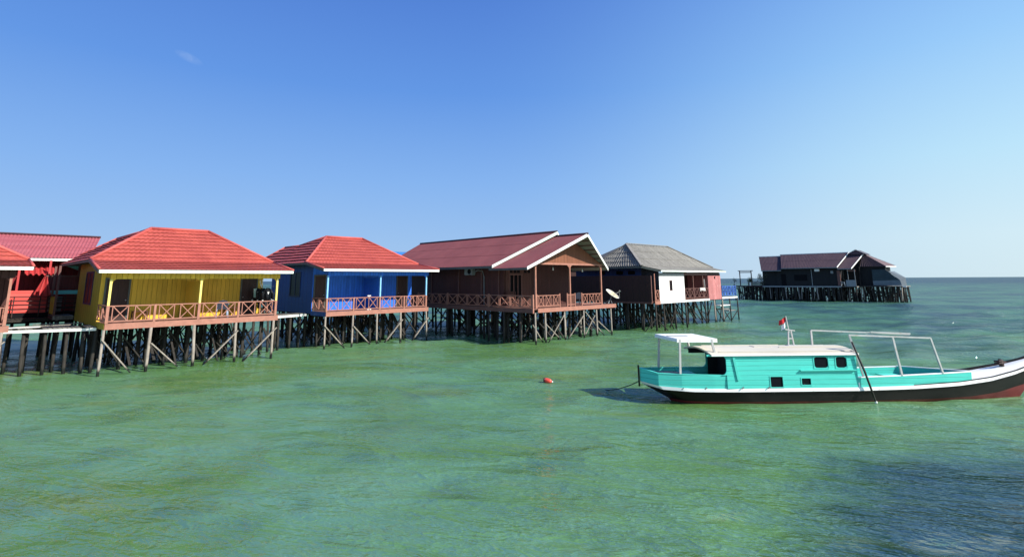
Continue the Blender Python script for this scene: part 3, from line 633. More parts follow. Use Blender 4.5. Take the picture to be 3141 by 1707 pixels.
    MB().box(11.7, 15.0, .0, 1.6, 2.2, 2.27).build('platform', M['deckgrey'], s); MB().box(11.7, 15.02, -.05, -.01, 2.12, 2.27).build('fascia_board', M['white'], s)
    rail(s, (11.85, .02), (14.95, .02), 2.42, 3.26, M['railblue'], 5, .04, .05, .06); rail(s, (14.97, .05), (14.97, 1.5), 2.42, 3.26, M['railblue'], 2, .05, .05, .06); rail(s, (11.9, 1.55), (14.95, 1.55), 2.42, 3.26, M['railblue'], 5, .05, .05, .06)
    for x, y in ((15.1, .03), (13.4, .03), (12.2, .2), (15.0, 1.5), (13.4, 1.5)): pile(s, x, y, 2.2, .06, 'pile', (.06, -.03))
    for k, (z, x0, x1) in enumerate(((1.5, 11.3, 13.5), (1.15, 11.6, 13.6), (.95, 13.5, 15.05))): MB().box(x0, x1, .0+.1*k, .55+.1*k, z-.04, z+.03).build('tread', M['deckgrey'] if k != 0 else M['white'], s)
    for a, b in (((12.3, .06, .9), (13.3, .06, .1)), ((13.5, .0, .1), (14.9, .0, .9)), ((11.9, .1, .1), (13.3, .1, .8))): brace(s, a, b, .07)
    return r
white_house()
fe = thing('screen_fence', 'tall plain dark brown boarded screen along the walkway left of the white walled house', 'fence', (11.24, 42.6, 0), 44.1)
MB().box(-.33, -.28, .12, 8.6, 2.15, 4.27).build('boarding', M['brownfence'] if 'brownfence' in M else m_plank('screen_boards', (.05, .022, .020), 'Y', .6, .12, fade=.2), fe)
MB().box(-.28, .70, .15, 8.5, 2.08, 2.2).build('walkway_floor', M['deck'], fe)
for y in (.16, 2.2, 4.3, 6.4, 8.5): MB().box(-.279, -.2, y-.04, y+.04, 2.2, 4.22).build('fence_post', M['brownrail'], fe)
for y in (1., 2.4, 3.8, 5.3, 6.8, 8.3): pile(fe, -.25, y, 2.08, .07, 'pile', (.04, 0))
MB().beam((-.36, .1, 2.12), (-.36, 8.6, 2.12), .05, .14).build('bottom_beam', M['brownrail'], fe)

# ------------------------------------------------------------------ far house
FARO = (55.48, 91.10)
def far_house():
    c = math.radians(45); ox, oy = FARO
    r = thing('stilt_house', 'distant dark stilt house complex with long plum coloured roofs on dense piles', 'house', (ox, oy, 0), 45)
    zd = 2.55
    MB().box(0, 8, -.05, 12.7, zd-.18, zd).build('deck', M['deckgrey'], r); MB().box(-.06, -.01, -.1, 12.7, zd-.18, zd+.05).build('fascia_board', M['grey'], r)
    MB().box(0, 8, 12.7, 17.8, zd-.12, zd+.05).build('deck', M['door'], r)
    MB().box(.0, 8, -2.4, -.1, zd-.16, zd+.02).build('porch_deck', M['deckgrey'], r)
    MB().box(1.8, 9, -8.3, -2.4, zd-.1, zd+.05).build('deck', M['deckgrey'], r)
    MB().box(.3, .4, .05, 10.2, zd, 5.75).build('side_wall', M['darkwall'], r); MB().box(.4, 7.6, .05, .15, zd, 5.7).build('porch_back_wall', M['darkwall'], r)
    MB().box(.7, .8, 10.2, 12.8, zd, 5.4).box(.8, 7.5, 12.7, 12.8, zd, 5.4).build('side_wall', M['darkwall'], r)
    MB().box(.26, .30, 5.1, 7.2, 3.5, 4.55).build('window', M['dark'], r); MB().box(.24, .29, 4.28, 4.38, zd, 5.5).build('downpipe', M['grey'], r)
    MB().box(-.15, .25, 3.0, 3.7, 5.1, 5.5).build('air_conditioner', M['white'], r); MB().box(.1, .28, .9, 1.3, 4.7, 5.15).build('air_conditioner', M['grey'], r)
    MB().box(.26, .3, 8.6, 9.4, zd, 4.7).build('door', M['dark'], r)
    MB().box(.1, .3, -.1, .35, zd+.1, 5.2).build('wall_end_panel', M['brownrail'], r)
    ze = 5.75; z1 = 8.3; mt = M['maroon_far']
    rf = roof_rows([(-.6, .1, ze), (-.6, 9.0, ze), (4, 10.45, z1), (4, -.9, z1)], (0, 1), 2, .25, .02, .02, .12).build('roof', mt, r)
    MB().quad((8.6, .1, ze), (8.6, 9.5, ze), (4, 10.45, z1), (4, -.9, z1)).build('rear_roof', mt, rf)
    MB().quad((-.6, 9.0, ze), (8.6, 9.5, ze), (4, 10.45, z1)).build('gable_wall', M['darkwall'], rf)
    roof_rows([(-.6, 9.02, 5.38), (-.6, 12.5, 5.38), (4, 14.4, 8.05), (4, 10.46, 8.05)], (0, 1), 2, .25, .02, .02, .12).build('lower_roof', mt, rf)
    MB().quad((8.6, 9.5, 5.38), (8.6, 12.5, 5.38), (4, 14.4, 8.05), (4, 10.46, 8.05)).quad((-.6, 12.5, 5.38), (8.6, 12.5, 5.38), (4, 14.4, 8.05)).build('rear_roof', mt, rf)
    roof_rows([(-.6, -2.0, 5.5), (-.6, .06, 5.5), (4, -.92, 8.1), (4, -3.1, 8.1)], (0, 1), 1, .25, .02, .02, .12).build('porch_roof', mt, rf)
    MB().quad((8.6, -2, 5.5), (8.6, .1, 5.5), (4, -.92, 8.1), (4, -3.1, 8.1)).build('rear_roof', mt, rf)
    MB().slab([(3.3, -.6, 7.9), (3.3, -3.6, 7.9), (3.3, -2.1, 8.72)], (1, 0, 0), 3.5).build('cross_gable', mt, rf)
    b = MB(); b.beam((-.65, .06, 5.72), (4, -.95, 8.36), .05, .2); b.beam((-.65, -2.03, 5.48), (4, -3.15, 8.12), .05, .2); b.build('bargeboard', M['white'], rf)
    g = MB(); g.beam((-.65, .1, 5.68), (-.65, 9, 5.68), .05, .12); g.beam((-.65, 9, 5.3), (-.65, 12.5, 5.3), .05, .12); g.beam((-.65, -2, 5.42), (-.65, .05, 5.42), .05, .12); g.build('gutter_board', M['grey'], rf)
    MB().tube([(4, -.9, z1+.04), (4, 10.5, z1+.04)], .08, 6).tube([(4, 10.5, 8.08), (4, 14.4, 8.08)], .08, 6).build('ridge_cap', M['white'], rf)
    # front wing
    roof_rows([(2.5, -6.3, 5.82), (2.5, -2.6, 5.82), (4.0, -2.9, 8.15)], (0, 1), 1, .3, .05, .02, .04).build('wing_roof', mt, rf)
    MB().quad((2.5, -6.3, 5.82), (6.2, -7.1, 5.85), (4, -2.9, 8.15)).quad((4, -2.9, 8.15), (6.2, -7.1, 5.85), (7.5, -3, 5.8)).quad((4, -2.9, 8.15), (4, -2.1, 8.72), (7.5, -2, 5.8), (7.5, -3, 5.8)).build('wing_roof_end', m_paint('faded_plum_sheet', (.22, .14, .14), .3), rf)
    MB().beam((4, -2.9, 8.2), (6.2, -7.1, 5.9), .12, .08).beam((3.3, -3.7, 7.9), (3.3, -2.1, 8.78), .1, .06).beam((3.3, -2.1, 8.78), (3.3, -.9, 8.1), .1, .06).beam((2.5, -6.3, 5.76), (6.2, -7.1, 5.8), .05, .14).build('bargeboard', M['white'], rf)
    MB().box(2.9, 2.98, -6.1, -2.5, zd, 5.8).box(2.98, 7, -6.1, -6.0, zd, 5.8).build('wing_wall', M['darkwall'], r)
    MB().box(.05, .12, -2.3, -2.22, zd, 5.4).box(.05, .12, -1.3, -1.22, zd, 5.4).build('porch_post', M['grey'], r); MB().box(-.02, .02, -2.35, -.9, zd+.0, 3.6).build('porch_rail_panel', M['tarpgrey2'] if 'tarpgrey2' in M else M['grey'], r)
    MB().box(.2, .26, -2.4, -1.1, 5.0, 5.3).build('porch_lintel', M['brownrail'], r)
    # lean-to sheets at the right end
    MB().slab([(2.6, -4.25, 5.3), (2.6, -6.1, 5.3), (2.2, -8.0, 3.55), (2.2, -4.3, 3.45)], (1, 0, 0), .04).build('awning_sheet', M['tarp'], r)
    MB().slab([(2.18, -4.3, 3.44), (2.18, -8.0, 3.54), (2.18, -8.15, 2.7), (2.18, -4.32, 2.7)], (1, 0, 0), .04).build('lower_sheet', M['tarpgrey'], r)
    MB().slab([(2.3, -6.6, 4.95), (3.6, -7.2, 4.95), (2.9, -8.7, 3.9), (2.22, -8.05, 3.5)], (0, 0, 1), .04).slab([(2.22, -8.05, 3.5), (2.9, -8.7, 3.9), (2.9, -8.75, 2.7), (2.2, -8.2, 2.7)], (0, 1, 0), .04).build('end_sheet', M['tarpgrey'], r)
    MB().box(2.0, 2.15, -8.8, -7.9, zd-.12, zd+.08).build('fascia_board', M['white'], r)
    # piles: dense palisade; the ones in front are parts of their own, the mass behind is one part
    y = -.1
    while y < 17.8:
        pile(r, .1+R.uniform(-.1, .35), y, zd-.12, R.uniform(.07, .12), 'pile' if R.random() < .85 else 'pile_pale', (R.uniform(-.2, .2), R.uniform(-.3, .3)), -.8); y += R.uniform(.2, .5)
    y = -8.6
    while y < -.6:
        pile(r, (2.1 if y < -2.3 else .6)+R.uniform(-.1, .3), y, zd-.12, R.uniform(.06, .10), 'pile' if R.random() < .75 else 'pile_pale', (R.uniform(-.2, .2), R.uniform(-.3, .3)), -.8); y += R.uniform(.22, .5)
    m = MB()
    for u in (1.0, 1.9, 2.9, 3.8, 5.0, 6.2, 7.4):
        y = -8.2 if u > 2 else -1
        while y < 17.6:
            a = R.uniform(-.3, .3); m.tube([(u+a, y+R.uniform(-.4, .4), -.8), (u, y, zd-.1)], [.1, .09], 6)
            if R.random() < .5: m.beam((u, y, R.uniform(.1, .8)), (u, y+(R.choice((-1.4, 1.4)) if y > -6 else 1.2), R.uniform(1.4, 2.4)), .1)
            y += R.uniform(.4, 1.0)
    tag(m.build('inner_piles', M['pile'], r), kind='stuff')
    MB().box(2.9, 3.0, -2.5, .0, zd, 6.5).box(2.0, 2.9, -2.6, -2.5, zd, 5.8).build('recess_wall', M['darkwall'], r)
    for k in range(70):
        y = R.uniform(-8, 16.5); u = R.uniform(.2, 3) if y > -2 else R.uniform(2.2, 3.4); d = R.choice((-1, 1))*R.uniform(.9, 1.9); d = abs(d) if y < -5.5 else d; y = max(y, -7.6)
        brace(r, (u, y, R.uniform(.2, .8)), (u, y+d, R.uniform(1.4, 2.4)), R.uniform(.08, .14))
    return r
far_house()
FA = math.radians(45)
def farpt(u, v, z): return (FARO[0]+u*math.cos(FA)-v*math.sin(FA), FARO[1]+u*math.sin(FA)+v*math.cos(FA), z)
def local(origin, rot, u, v, z=0.):
    a = math.radians(rot); return (origin[0]+u*math.cos(a)-v*math.sin(a), origin[1]+u*math.sin(a)+v*math.cos(a), z)
YO, BO, NO, WO = ((-17.85, 23.8), 46), ((-11.1, 32.2), 44.9), ((1.46, 33.98), 44.6), ((11.24, 42.6), 44.1)

g = thing('frame_gate', 'dark open timber gate frame standing on the deck left of the distant house', 'frame', farpt(.1, 0, 0), 45)
for y in (14.65, 16.8): MB().beam((0, y, 2.6), (0, y, 5.35), .14).build('post', M['door'], g)
MB().beam((0, 14.3, 5.4), (0, 17.1, 5.4), .14, .12).build('top_beam', M['door'], g); MB().beam((0, 14.6, 5.1), (0, 16.85, 5.1), .12, .16).build('cross_beam', M['door'], g)
pf = thing('picket_fence', 'ragged low picket fence on the deck left of the distant house', 'fence', farpt(1.2, 0, 0), 45)
y = 12.6
while y < 15.9: MB().box(0, .05, y, y+.12, 2.55, R.uniform(3.2, 3.75)).build('picket', M['door'], pf); y += .22
MB().box(.05, .09, 12.6, 15.9, 2.95, 3.02).build('cross_rail', M['door'], pf)

def leaf_mat(name, c):
    t = NT(name); n = t.noise(t.obj(), 2.5, 3); t.col(t.mix(t.rng(n, .35, .65), c, dk(c, .45))); return t.fin(.6, .3)
LEAF = leaf_mat('leaves', (.07, .12, .045)); LEAF2 = leaf_mat('grey_leaves', (.10, .13, .10)); POT = m_paint('pot', (.10, .09, .09))
def plant(loc, w, h, n, mat, label, spread=1., bare=0., pot=.35):
    p = thing('potted_plant', label, 'plant', loc, 0, 'potted plants on the far deck')
    MB().tube([(0, 0, 0), (0, 0, pot)], [.16, .22], 10).build('pot', POT, p)
    t = MB(); lf = MB()
    for k in range(9):
        a = R.uniform(0, 6.28); q = Vector((math.cos(a)*w*R.uniform(.4, 1), math.sin(a)*w*R.uniform(.4, 1), h*R.uniform(.6, 1))); m_ = q*.5+Vector((0, 0, .12*h))
        t.tube([(0, 0, pot*.8), m_, q], [.025, .018, .008], 5)
        for j in range(n):
            f = R.uniform(.35+bare, 1.05); c = (m_ if f < .5 else q)*f if f < .5 else m_.lerp(q, (f-.5)*2); c = c+Vector((R.gauss(0, .14), R.gauss(0, .14), R.gauss(0, .12)))*spread
            d = Vector((R.gauss(0, 1), R.gauss(0, 1), R.gauss(.2, .8))).normalized(); s = d.cross(Vector((R.random(), R.random(), R.random()))).normalized()*R.uniform(.02, .045); L = R.uniform(.12, .26)
            lf.add([c, c+d*L*.5+s, c+d*L, c+d*L*.5-s], [(0, 1, 2, 3)])
    t.build('stem', M['pile'], p); lf.build('foliage', mat, p)
plant(farpt(.5, 15.1, 2.6), .45, 1.5, 55, LEAF, 'green bushy potted plant beside the right post of the dark gate frame')
plant(farpt(.6, 12.95, 2.55), 1.0, 2.3, 60, LEAF2, 'large grey green spiky plant at the left corner of the distant house')
plant(farpt(.5, 18.1, 2.5), .35, 1.7, 8, LEAF2, 'sparse thin stemmed plant on the far left end of the distant deck', .7, .3)
for k, (u, v, lb) in enumerate(((.0, 14.9, 'white plastic tub under the right post of the dark gate frame'), (.1, 17.75, 'pale tub beside the sparse thin plant on the distant deck'))):
    b = MB().tube([(0, 0, 0), (0, 0, .3), (0, 0, .6)], [.13, .15, .17], 12).build('tub', M['white']); b.location = farpt(u, v, 2.62); tag(b, lb, 'tub', 'tubs on the far deck')

# ------------------------------------------------------------------ plastic chairs
def chair(loc, rot, lab, mseat, mback, grp):
    c = thing('plastic_chair', lab, 'chair', loc, rot, grp)
    MB().slab([(-.22, -.22, .42), (.22, -.22, .42), (.24, .2, .40), (-.24, .2, .40)], (0, 0, 1), .025).build('seat', mseat, c)
    pts = [(-.25, .0), (-.25, .32), (-.17, .43), (0, .47), (.17, .43), (.25, .32), (.25, .0)]
    MB().slab([(x, .2+z*.22, .40+z) for x, z in pts], (0, 1, -.2), .02).build('backrest', mback, c)
    for s in (-1, 1):
        MB().beam((s*.24, -.24, .0), (s*.22, -.2, .62), .04, .05).build('leg', mseat, c); MB().beam((s*.26, .3, .0), (s*.24, .2, .42), .04, .05).build('leg', mseat, c)
        MB().beam((s*.25, -.24, .64), (s*.26, .27, .66), .06, .03, (0, 0, 1)).build('armrest', mseat, c)
    return c
pb_ = m_paint('pale_blue_plastic', (.30, .42, .62), .08, rough=.35); nb = m_paint('dark_plastic', (.05, .06, .09), .1, rough=.35)
chair(local(*YO, 4.98, .85, 2.19), 46+165, 'pale blue plastic armchair with dark back on the yellow house veranda', pb_, nb, 'plastic chairs on the verandas')
chair(local(*NO, 6.05, 1.5, 2.2), 44+150, 'dark plastic armchair between the rails on the brown house porch', nb, nb, 'plastic chairs on the verandas')
chair(farpt(.4, -.35, 2.6), 45+20, 'left white chair on the porch of the distant house', M['white'], M['white'], 'white chairs on the far porch')
chair(farpt(.5, -1.3, 2.6), 45-40, 'right white chair on the porch of the distant house', M['white'], M['white'], 'white chairs on the far porch')
def bench(loc, rot, lab, w=.75, back=True):
    c = thing('wooden_bench', lab, 'bench', loc, rot, 'wooden benches on the verandas')
    for k in range(4): MB().box(-w/2, w/2, -.22+k*.115, -.12+k*.115, .40, .43).build('seat_slat', M['varnish'], c)
    if back:
        for k in range(4): MB().box(-w/2, w/2, .24, .265, .55+k*.12, .64+k*.12).build('back_slat', M['varnish'], c)
    for x in (-w/2+.03, w/2-.03):
        MB().beam((x, -.2, 0), (x, -.2, .40), .05).build('leg', M['varnish'], c); MB().beam((x, .21, 0), (x, .21, 1.0 if back else .40), .05).build('leg', M['varnish'], c)
bench(local(*NO, .62, 2.65, 2.2), 44.6, 'slatted wooden bench below the carved window of the brown house porch', .85)
bench(local(*YO, 1.62, 1.85, 2.19), 46, 'low wooden bench beside the left door of the yellow house', .6, False)
bench(local(*YO, 5.75, 1.85, 2.19), 46, 'low wooden bench beside the right door of the yellow house', .6, False)
# wetsuits and hanging gear at the right end of the yellow veranda
WS = m_paint('black_neoprene', (.012, .014, .02), .2, rough=.7)
def wetsuit(loc, rot, lab):
    c = thing('wetsuit', lab, 'wetsuit', loc, rot, 'wetsuits hung at the end of the yellow veranda')
    b = MB(); b.tube([(0, 0, .0), (0, 0, -.12), (0, 0, -.4), (0, 0, -.62)], [.08, .17, .15, .14], 10)
    for s in (-1, 1): b.tube([(s*.1, 0, -.08), (s*.24, 0, -.3), (s*.25, 0, -.62)], [.07, .06, .045], 8); b.tube([(s*.07, 0, -.6), (s*.1, 0, -.95), (s*.1, 0, -1.1)], [.08, .06, .05], 8)
    b.build('suit', WS, c, True)
    MB().slab([(-.05, -.18, -.2), (.05, -.18, -.2), (.0, -.18, -.34)], (0, 1, 0), .02).build('chest_print', M['white'], c)
    for s in (-1, 1): MB().tube([(s*.25, -.01, -.62), (s*.25, -.01, -.70)], [.045, .03], 8).build('cuff', M['white'], c)
for k, (u, v, lb) in enumerate(((7.0, 1.7, 'black wetsuit hung furthest back beside the yellow wall end'), (7.08, 1.15, 'middle black wetsuit hung above the yellow veranda rail'), (7.14, .6, 'black wetsuit hung nearest the right yellow porch post'), (7.62, 1.9, 'black wetsuit hung outside the right yellow post toward the blue house'))):
    wetsuit(local(*YO, u, v, 3.62), 46+R.uniform(-25, 10), lb)
hl = thing('clothes_line', 'thin line with a folded white hanger strung over the wetsuits', 'clothes line', (*YO[0], 0), 46)
MB().tube([(6.9, 2.18, 3.75), (7.05, 1.2, 3.66), (7.2, .1, 3.72)], .008, 5).build('line', M['grey'], hl)
MB().beam((7.02, 1.3, 3.66), (6.98, 1.45, 4.05), .03).beam((7.02, 1.25, 3.66), (7.02, 1.15, 4.05), .03).beam((6.98, 1.48, 4.05), (7.02, 1.12, 4.05), .04).build('hanger', M['white'], hl)
tw = MB().slab([(0, 0, 0), (.16, 0, 0), (.2, .02, -.5), (.03, .0, -.48)], (0, 1, 0), .03).build('towel', m_paint('green_white_cloth', (.12, .42, .32), .3, c2=(.75, .8, .75))); tw.location = local(*YO, 6.75, 1.6, 3.6); tw.rotation_euler = (0, 0, .8); tag(tw, 'green and white towel hanging beside the wetsuits', 'towel')
ps = thing('stand', 'thin white metal stand behind the middle of the blue veranda rail', 'stand', local(*BO, 3.1, .5, 2.16), 45)
MB().tube([(0, 0, .05), (0, 0, .85)], .025, 8).build('pole', M['white'], ps); MB().box(-.12, .12, -.05, .05, .85, .9).build('top_bar', M['white'], ps); MB().box(-.13, .13, -.12, .12, 0, .05).build('foot', M['white'], ps)
# bulbs, dish, air conditioner, laundry
BULB = m_flat('white_glass', (.85, .85, .83), .25, .5)
for u, z, lb in ((2.6, 4.66, 'left white light bulb hanging in the brown house porch'), (5.8, 4.58, 'right white light bulb hanging in the brown house porch')):
    b = thing('light_bulb', lb, 'light bulb', local(*NO, u, .8, z), 44.6, 'bulbs in the brown porch')
    MB().tube([(0, 0, .12), (0, 0, .45)], .008, 5).build('cord', M['grey'], b); MB().tube([(0, 0, .05), (0, 0, .13)], .028, 8).build('socket', M['white'], b)
    MB().tube([(0, 0, -.06), (0, 0, -.045), (0, 0, 0), (0, 0, .05)], [.02, .045, .055, .028], 10).build('bulb', BULB, b, True)
ac = thing('air_conditioner', 'grey outdoor air conditioner unit bracketed under the eave of the brown house', 'air conditioner', (*NO[0], 0), 44.6)
MB().box(-.1, .2, 6.1, 6.95, 4.36, 4.82).build('casing', M['grey'], ac)
MB().tube([(-.1, 6.4, 4.58), (-.13, 6.4, 4.58)], .18, 16).build('fan_grille', M['dark'], ac); MB().beam((-.08, 6.2, 4.34), (.24, 6.2, 4.34), .04).beam((-.08, 6.85, 4.34), (.24, 6.85, 4.34), .04).build('bracket', M['grey'], ac)
MB().tube([(0, 6.1, 4.5), (0, 5.6, 4.66), (.1, 5.2, 4.6), (.2, 5.15, 4.2), (.2, 5.12, 2.25)], .03, 6).build('conduit', M['grey'], ac)
dish = thing('satellite_dish', 'cream satellite dish on a leg frame at the right end of the brown house deck', 'satellite dish', local(*NO, 9.15, .6, 2.91), 44.6)
_a = math.radians(-44.6)
def _l(v): return Vector((v.x*math.cos(_a)-v.y*math.sin(_a), v.x*math.sin(_a)+v.y*math.cos(_a), v.z))
_rt = Vector((.978, -.21, 0)); _dp = Vector((.21, .978, 0)); _up = Vector((0, 0, 1))
dn = _l((_rt*.56+_up*.80-_dp*.21).normalized()); dx = _l((_rt*.80-_up*.58).normalized()); dx = (dx-dn*dx.dot(dn)).normalized(); dy = dn.cross(dx)
m = MB(); vs = [-dn*.13]; fs = []
NR, NA = 6, 32
for i in range(1, NR+1):
    rr_ = .54*i/NR
    for k in range(NA): a = 2*math.pi*k/NA; vs.append(dx*rr_*math.cos(a)+dy*rr_*math.sin(a)-dn*(.13*(1-(i/NR)**2)))
for k in range(NA): fs.append((0, 1+k, 1+(k+1) % NA))
for i in range(NR-1):
    for k in range(NA): fs.append((1+i*NA+k, 1+(i+1)*NA+k, 1+(i+1)*NA+(k+1) % NA, 1+i*NA+(k+1) % NA))
m.add(vs, fs); DM = m_paint('cream_dish_paint', (.62, .52, .30), .35, 2, c2=(.72, .68, .5)); m.build('reflector', DM, dish, True)
MB().tube([dx*.54*math.cos(2*math.pi*k/32)+dy*.54*math.sin(2*math.pi*k/32) for k in range(33)], .022, 6).build('rim', M['white'], dish)
tip = dn*.42+dx*.34; MB().tube([dx*.62, tip], .014, 6).tube([dx*.1+dy*.6, tip], .011, 6).tube([dx*.1-dy*.6, tip], .011, 6).build('feed_arm', M['grey'], dish); MB().tube([tip, tip+dn*.1], [.05, .07], 10).build('feed_horn', M['chrome'], dish)
bs = -dn*.13; fo = Vector((-.28, .0, -.40)); MB().tube([bs, fo, (-.62, .0, -.70)], .03, 7).tube([fo, (-.55, .35, -.70)], .02, 6).tube([fo, (-.58, -.35, -.70)], .02, 6).build('mount', M['grey'], dish)
for (u, v, z, w, h, lb, mt) in ((7.45, -.04, 3.19, .95, .26, 'white cloth drying over the rail of the white house porch', 'white'), (8.75, .2, 3.95, .12, .85, 'narrow pale towel hanging beside the red wall', 'white')):
    n = 14; m = MB(); vs = []
    for k in range(n+1): vs += [(w*k/n, .02*math.sin(k*1.7), 0), (w*k/n, -.03+.03*math.sin(k*1.7+.5), -h*(1+.25*math.sin(k*2.1)))]
    m.add(vs, [(2*k, 2*k+1, 2*k+3, 2*k+2) for k in range(n)]); o = m.build('cloth', m_paint('cotton', (.72, .66, .62), .2)); o.location = local(*WO, u, v, z); o.rotation_euler = (0, 0, math.radians(44.1)); tag(o, lb, 'cloth', 'washing on the white house porch')
    md = o.modifiers.new('s', 'SOLIDIFY'); md.thickness = .012

# ------------------------------------------------------------------ walkways and the pier behind
def walkway(lab, org, poly, z, piles, white=True):
    w = thing('walkway', lab, 'walkway', (*org[0], 0), org[1], 'timber walkways between the houses')
    a, b, c, d = [Vector((*p, z)) for p in poly]; n = max(4, int((b-a).length/.17))
    m = MB()
    for k in range(n):
        if R.random() < .06: continue
        p0 = a.lerp(b, k/n); p1 = a.lerp(b, (k+.88)/n); q0 = d.lerp(c, k/n); q1 = d.lerp(c, (k+.88)/n); o = Vector((0, 0, R.uniform(-.008, .012)))
        m.slab([p0+o, p1+o, q1+o, q0+o], (0, 0, -1), .03)
    m.build('deck_planks', M['deckgrey'] if white else M['pile'], w)
    z1 = Vector((0, 0, -.10)); MB().beam(a+z1, b+z1, .05, .12).build('edge_beam', M['white'] if white else M['pile'], w); MB().beam(d+z1, c+z1, .05, .12).build('edge_beam', M['pile'], w)
    for x, y in piles: pile(w, x, y, z-.1, .07, 'pile', (R.uniform(-.1, .1), R.uniform(-.1, .1)))
    return w
w1 = walkway('broken grey plank walkway between the left brown house and the yellow house', YO, ((-3.1, 2.75), (-.06, 1.4), (-.06, 3.3), (-3.1, 4.7)), 2.0, ((-2.4, 2.6), (-1.7, 2.3), (-1., 2.0), (-.45, 1.7), (-.3, 3.0), (-1.2, 3.2), (-2.2, 3.6), (-2.8, 4.2), (-1.6, 4.0)))
MB().beam((-2.6, 3.3, 2.06), (-.9, 2.3, 2.10), .14, .04).build('loose_plank', M['pile_pale'], w1); MB().beam((-3.0, 3.0, 2.05), (-1.9, 2.6, 2.06), .16, .04).build('loose_plank', M['white'], w1); MB().beam((-2.0, 4.2, 2.08), (-.3, 3.2, 2.1), .15, .04).build('loose_plank', M['deckgrey'], w1)
w2 = walkway('short plank walkway with white edge between the yellow and blue houses', YO, ((7.55, 2.3), (10.55, 3.15), (10.3, 4.6), (7.55, 3.9)), 2.03, ((8., 2.5), (8.7, 2.7), (9.5, 2.95), (10.2, 3.2), (8.2, 3.8), (9.1, 4.0), (10., 4.3)))
w3 = walkway('long timber pier running behind the yellow and blue houses', YO, ((-14, 10.0), (19, 11.2), (19, 12.6), (-14, 11.8)), 2.05, [(x+R.uniform(-.3, .3), 10.2+(x+14)*.036+dy) for x in range(-13, 19, 2) for dy in (0, 1.3)], False)

# ------------------------------------------------------------------ red house behind on the left
rh = thing('stilt_house', 'bright red house with pink corrugated roof behind the left and yellow houses', 'house', (*YO[0], 0), 46)
MB().box(-9, .9, 13.1, 13.2, 2.3, 5.9).build('front_wall', m_plank('deep_red_boards', (.33, .03, .035), 'X', .22, .2), rh); MB().box(.82, .9, 13.21, 17.5, 2.3, 5.6).box(-9, -8.9, 13.21, 17.5, 2.3, 5.6).box(-8.89, .81, 17.4, 17.5, 2.3, 5.6).build('rear_wall', M['redplain'], rh)
MB().box(-9.2, 1.2, 11.4, 17.5, 2.1, 2.3).build('floor', M['door'], rh); MB().box(-9.2, 1.2, 11.3, 11.38, 1.75, 2.32).build('fascia_board', M['dark'], rh)
m = MB()
for z in (2.52, 2.75, 2.98, 3.2): m.beam((-3.5, 11.2, z), (.9, 11.2, z), .035, .05)
for x in (-3.5, -2.4, -1.3, -.2, .9): m.beam((x, 11.23, 2.1), (x, 11.23, 3.25), .05)
m.build('railing', M['door'], rh)
MB().box(-.9, -.3, 11.6, 11.7, 2.35, 3.2).box(.35, .8, 11.6, 11.7, 2.35, 3.25).build('pale_panel', M['grey'], rh)
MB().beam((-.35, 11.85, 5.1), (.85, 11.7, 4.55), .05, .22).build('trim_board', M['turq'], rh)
rr_ = roof_rows([(-9.6, 12.0, 5.42), (.75, 12.0, 5.42), (1.5, 14.3, 6.85), (-9.6, 14.3, 6.85)], (0, 1), 2, .17, .02, .015, .035).build('roof', M['pinkroof'], rh)
MB().quad((-9.6, 14.3, 6.85), (1.5, 14.3, 6.85), (.9, 17.9, 5.3), (-9.6, 17.9, 5.3)).build('rear_roof', M['pinkroof'], rr_)
MB().slab([(-9.5, 12.05, 5.33), (.7, 12.05, 5.33), (.8, 17.8, 5.33), (-9.5, 17.8, 5.33)], (0, 0, -1), .03).build('soffit', M['slate'], rr_)
MB().box(-9.6, .75, 11.94, 11.98, 5.24, 5.38).build('gutter_board', M['white'], rr_); MB().tube([(-9.6, 14.3, 6.9), (1.5, 14.3, 6.9)], .07, 6).build('ridge_cap', M['darkmaroon'], rr_)
MB().box(-1.15, 1.1, 11.4, 11.46, 3.62, 4.32).build('balustrade', M['maroonpanel'] if 'maroonpanel' in M else m_plank('maroon_boards', (.20, .045, .045), 'X', .15, .3), rh)
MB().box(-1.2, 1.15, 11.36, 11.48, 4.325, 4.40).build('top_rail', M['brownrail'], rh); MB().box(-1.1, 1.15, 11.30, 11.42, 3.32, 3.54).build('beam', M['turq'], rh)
MB().box(-3.6, -1.0, 11.5, 11.56, 2.3, 3.55).build('slatted_wall', M['redpaint'], rh)
for x in (-3.5, -2.35, -1.05, .3, 1.1): MB().box(x-.05, x+.05, 11.39+.12, 11.5+.12, 2.3, 5.25).build('porch_post', M['redplain'] if x != .3 else M['brownrail'], rh)
for z in (2.55, 2.8, 3.05): MB().box(-1.0, 1.1, 11.40, 11.44, z, z+.07).build('rail', M['door'], rh)
roof_rows([(-2.1, 11.7, 4.45), (-.5, 11.7, 4.45), (-.5, 13.0, 5.1), (-2.1, 13.0, 5.1)], (0, 1), 1, .25, .05, .02, .03).build('awning', M['redplain'], rh)
for k in range(16): pile(rh, -8.8+k*.65, 11.5+R.uniform(0, .3), 2.1, .08, 'pile', (R.uniform(-.1, .1), 0)); 
for k in range(10): pile(rh, -8.5+k*1.0, 14.2+R.uniform(0, .3), 2.1, .08, 'pile', (R.uniform(-.1, .1), 0))
cl = MB(); n = 8; vs = []
for k in range(n+1): f = k/n; vs += [(.02+f*.1, .06*math.sin(k*1.9), 0), (-.35+f*.75, .08*math.sin(k*1.9), -1.0-.15*math.sin(f*3))]
cl.add(vs, [(2*k, 2*k+1, 2*k+3, 2*k+2) for k in range(n)]); o = cl.build('cloth', M['redplain']); o.location = local(*YO, -1.3, 10.9, 4.35); o.rotation_euler = (0, 0, math.radians(46)); tag(o, 'red cloth gathered at its top hanging in front of the red house', 'cloth'); o.modifiers.new('s', 'SOLIDIFY').thickness = .015
MB
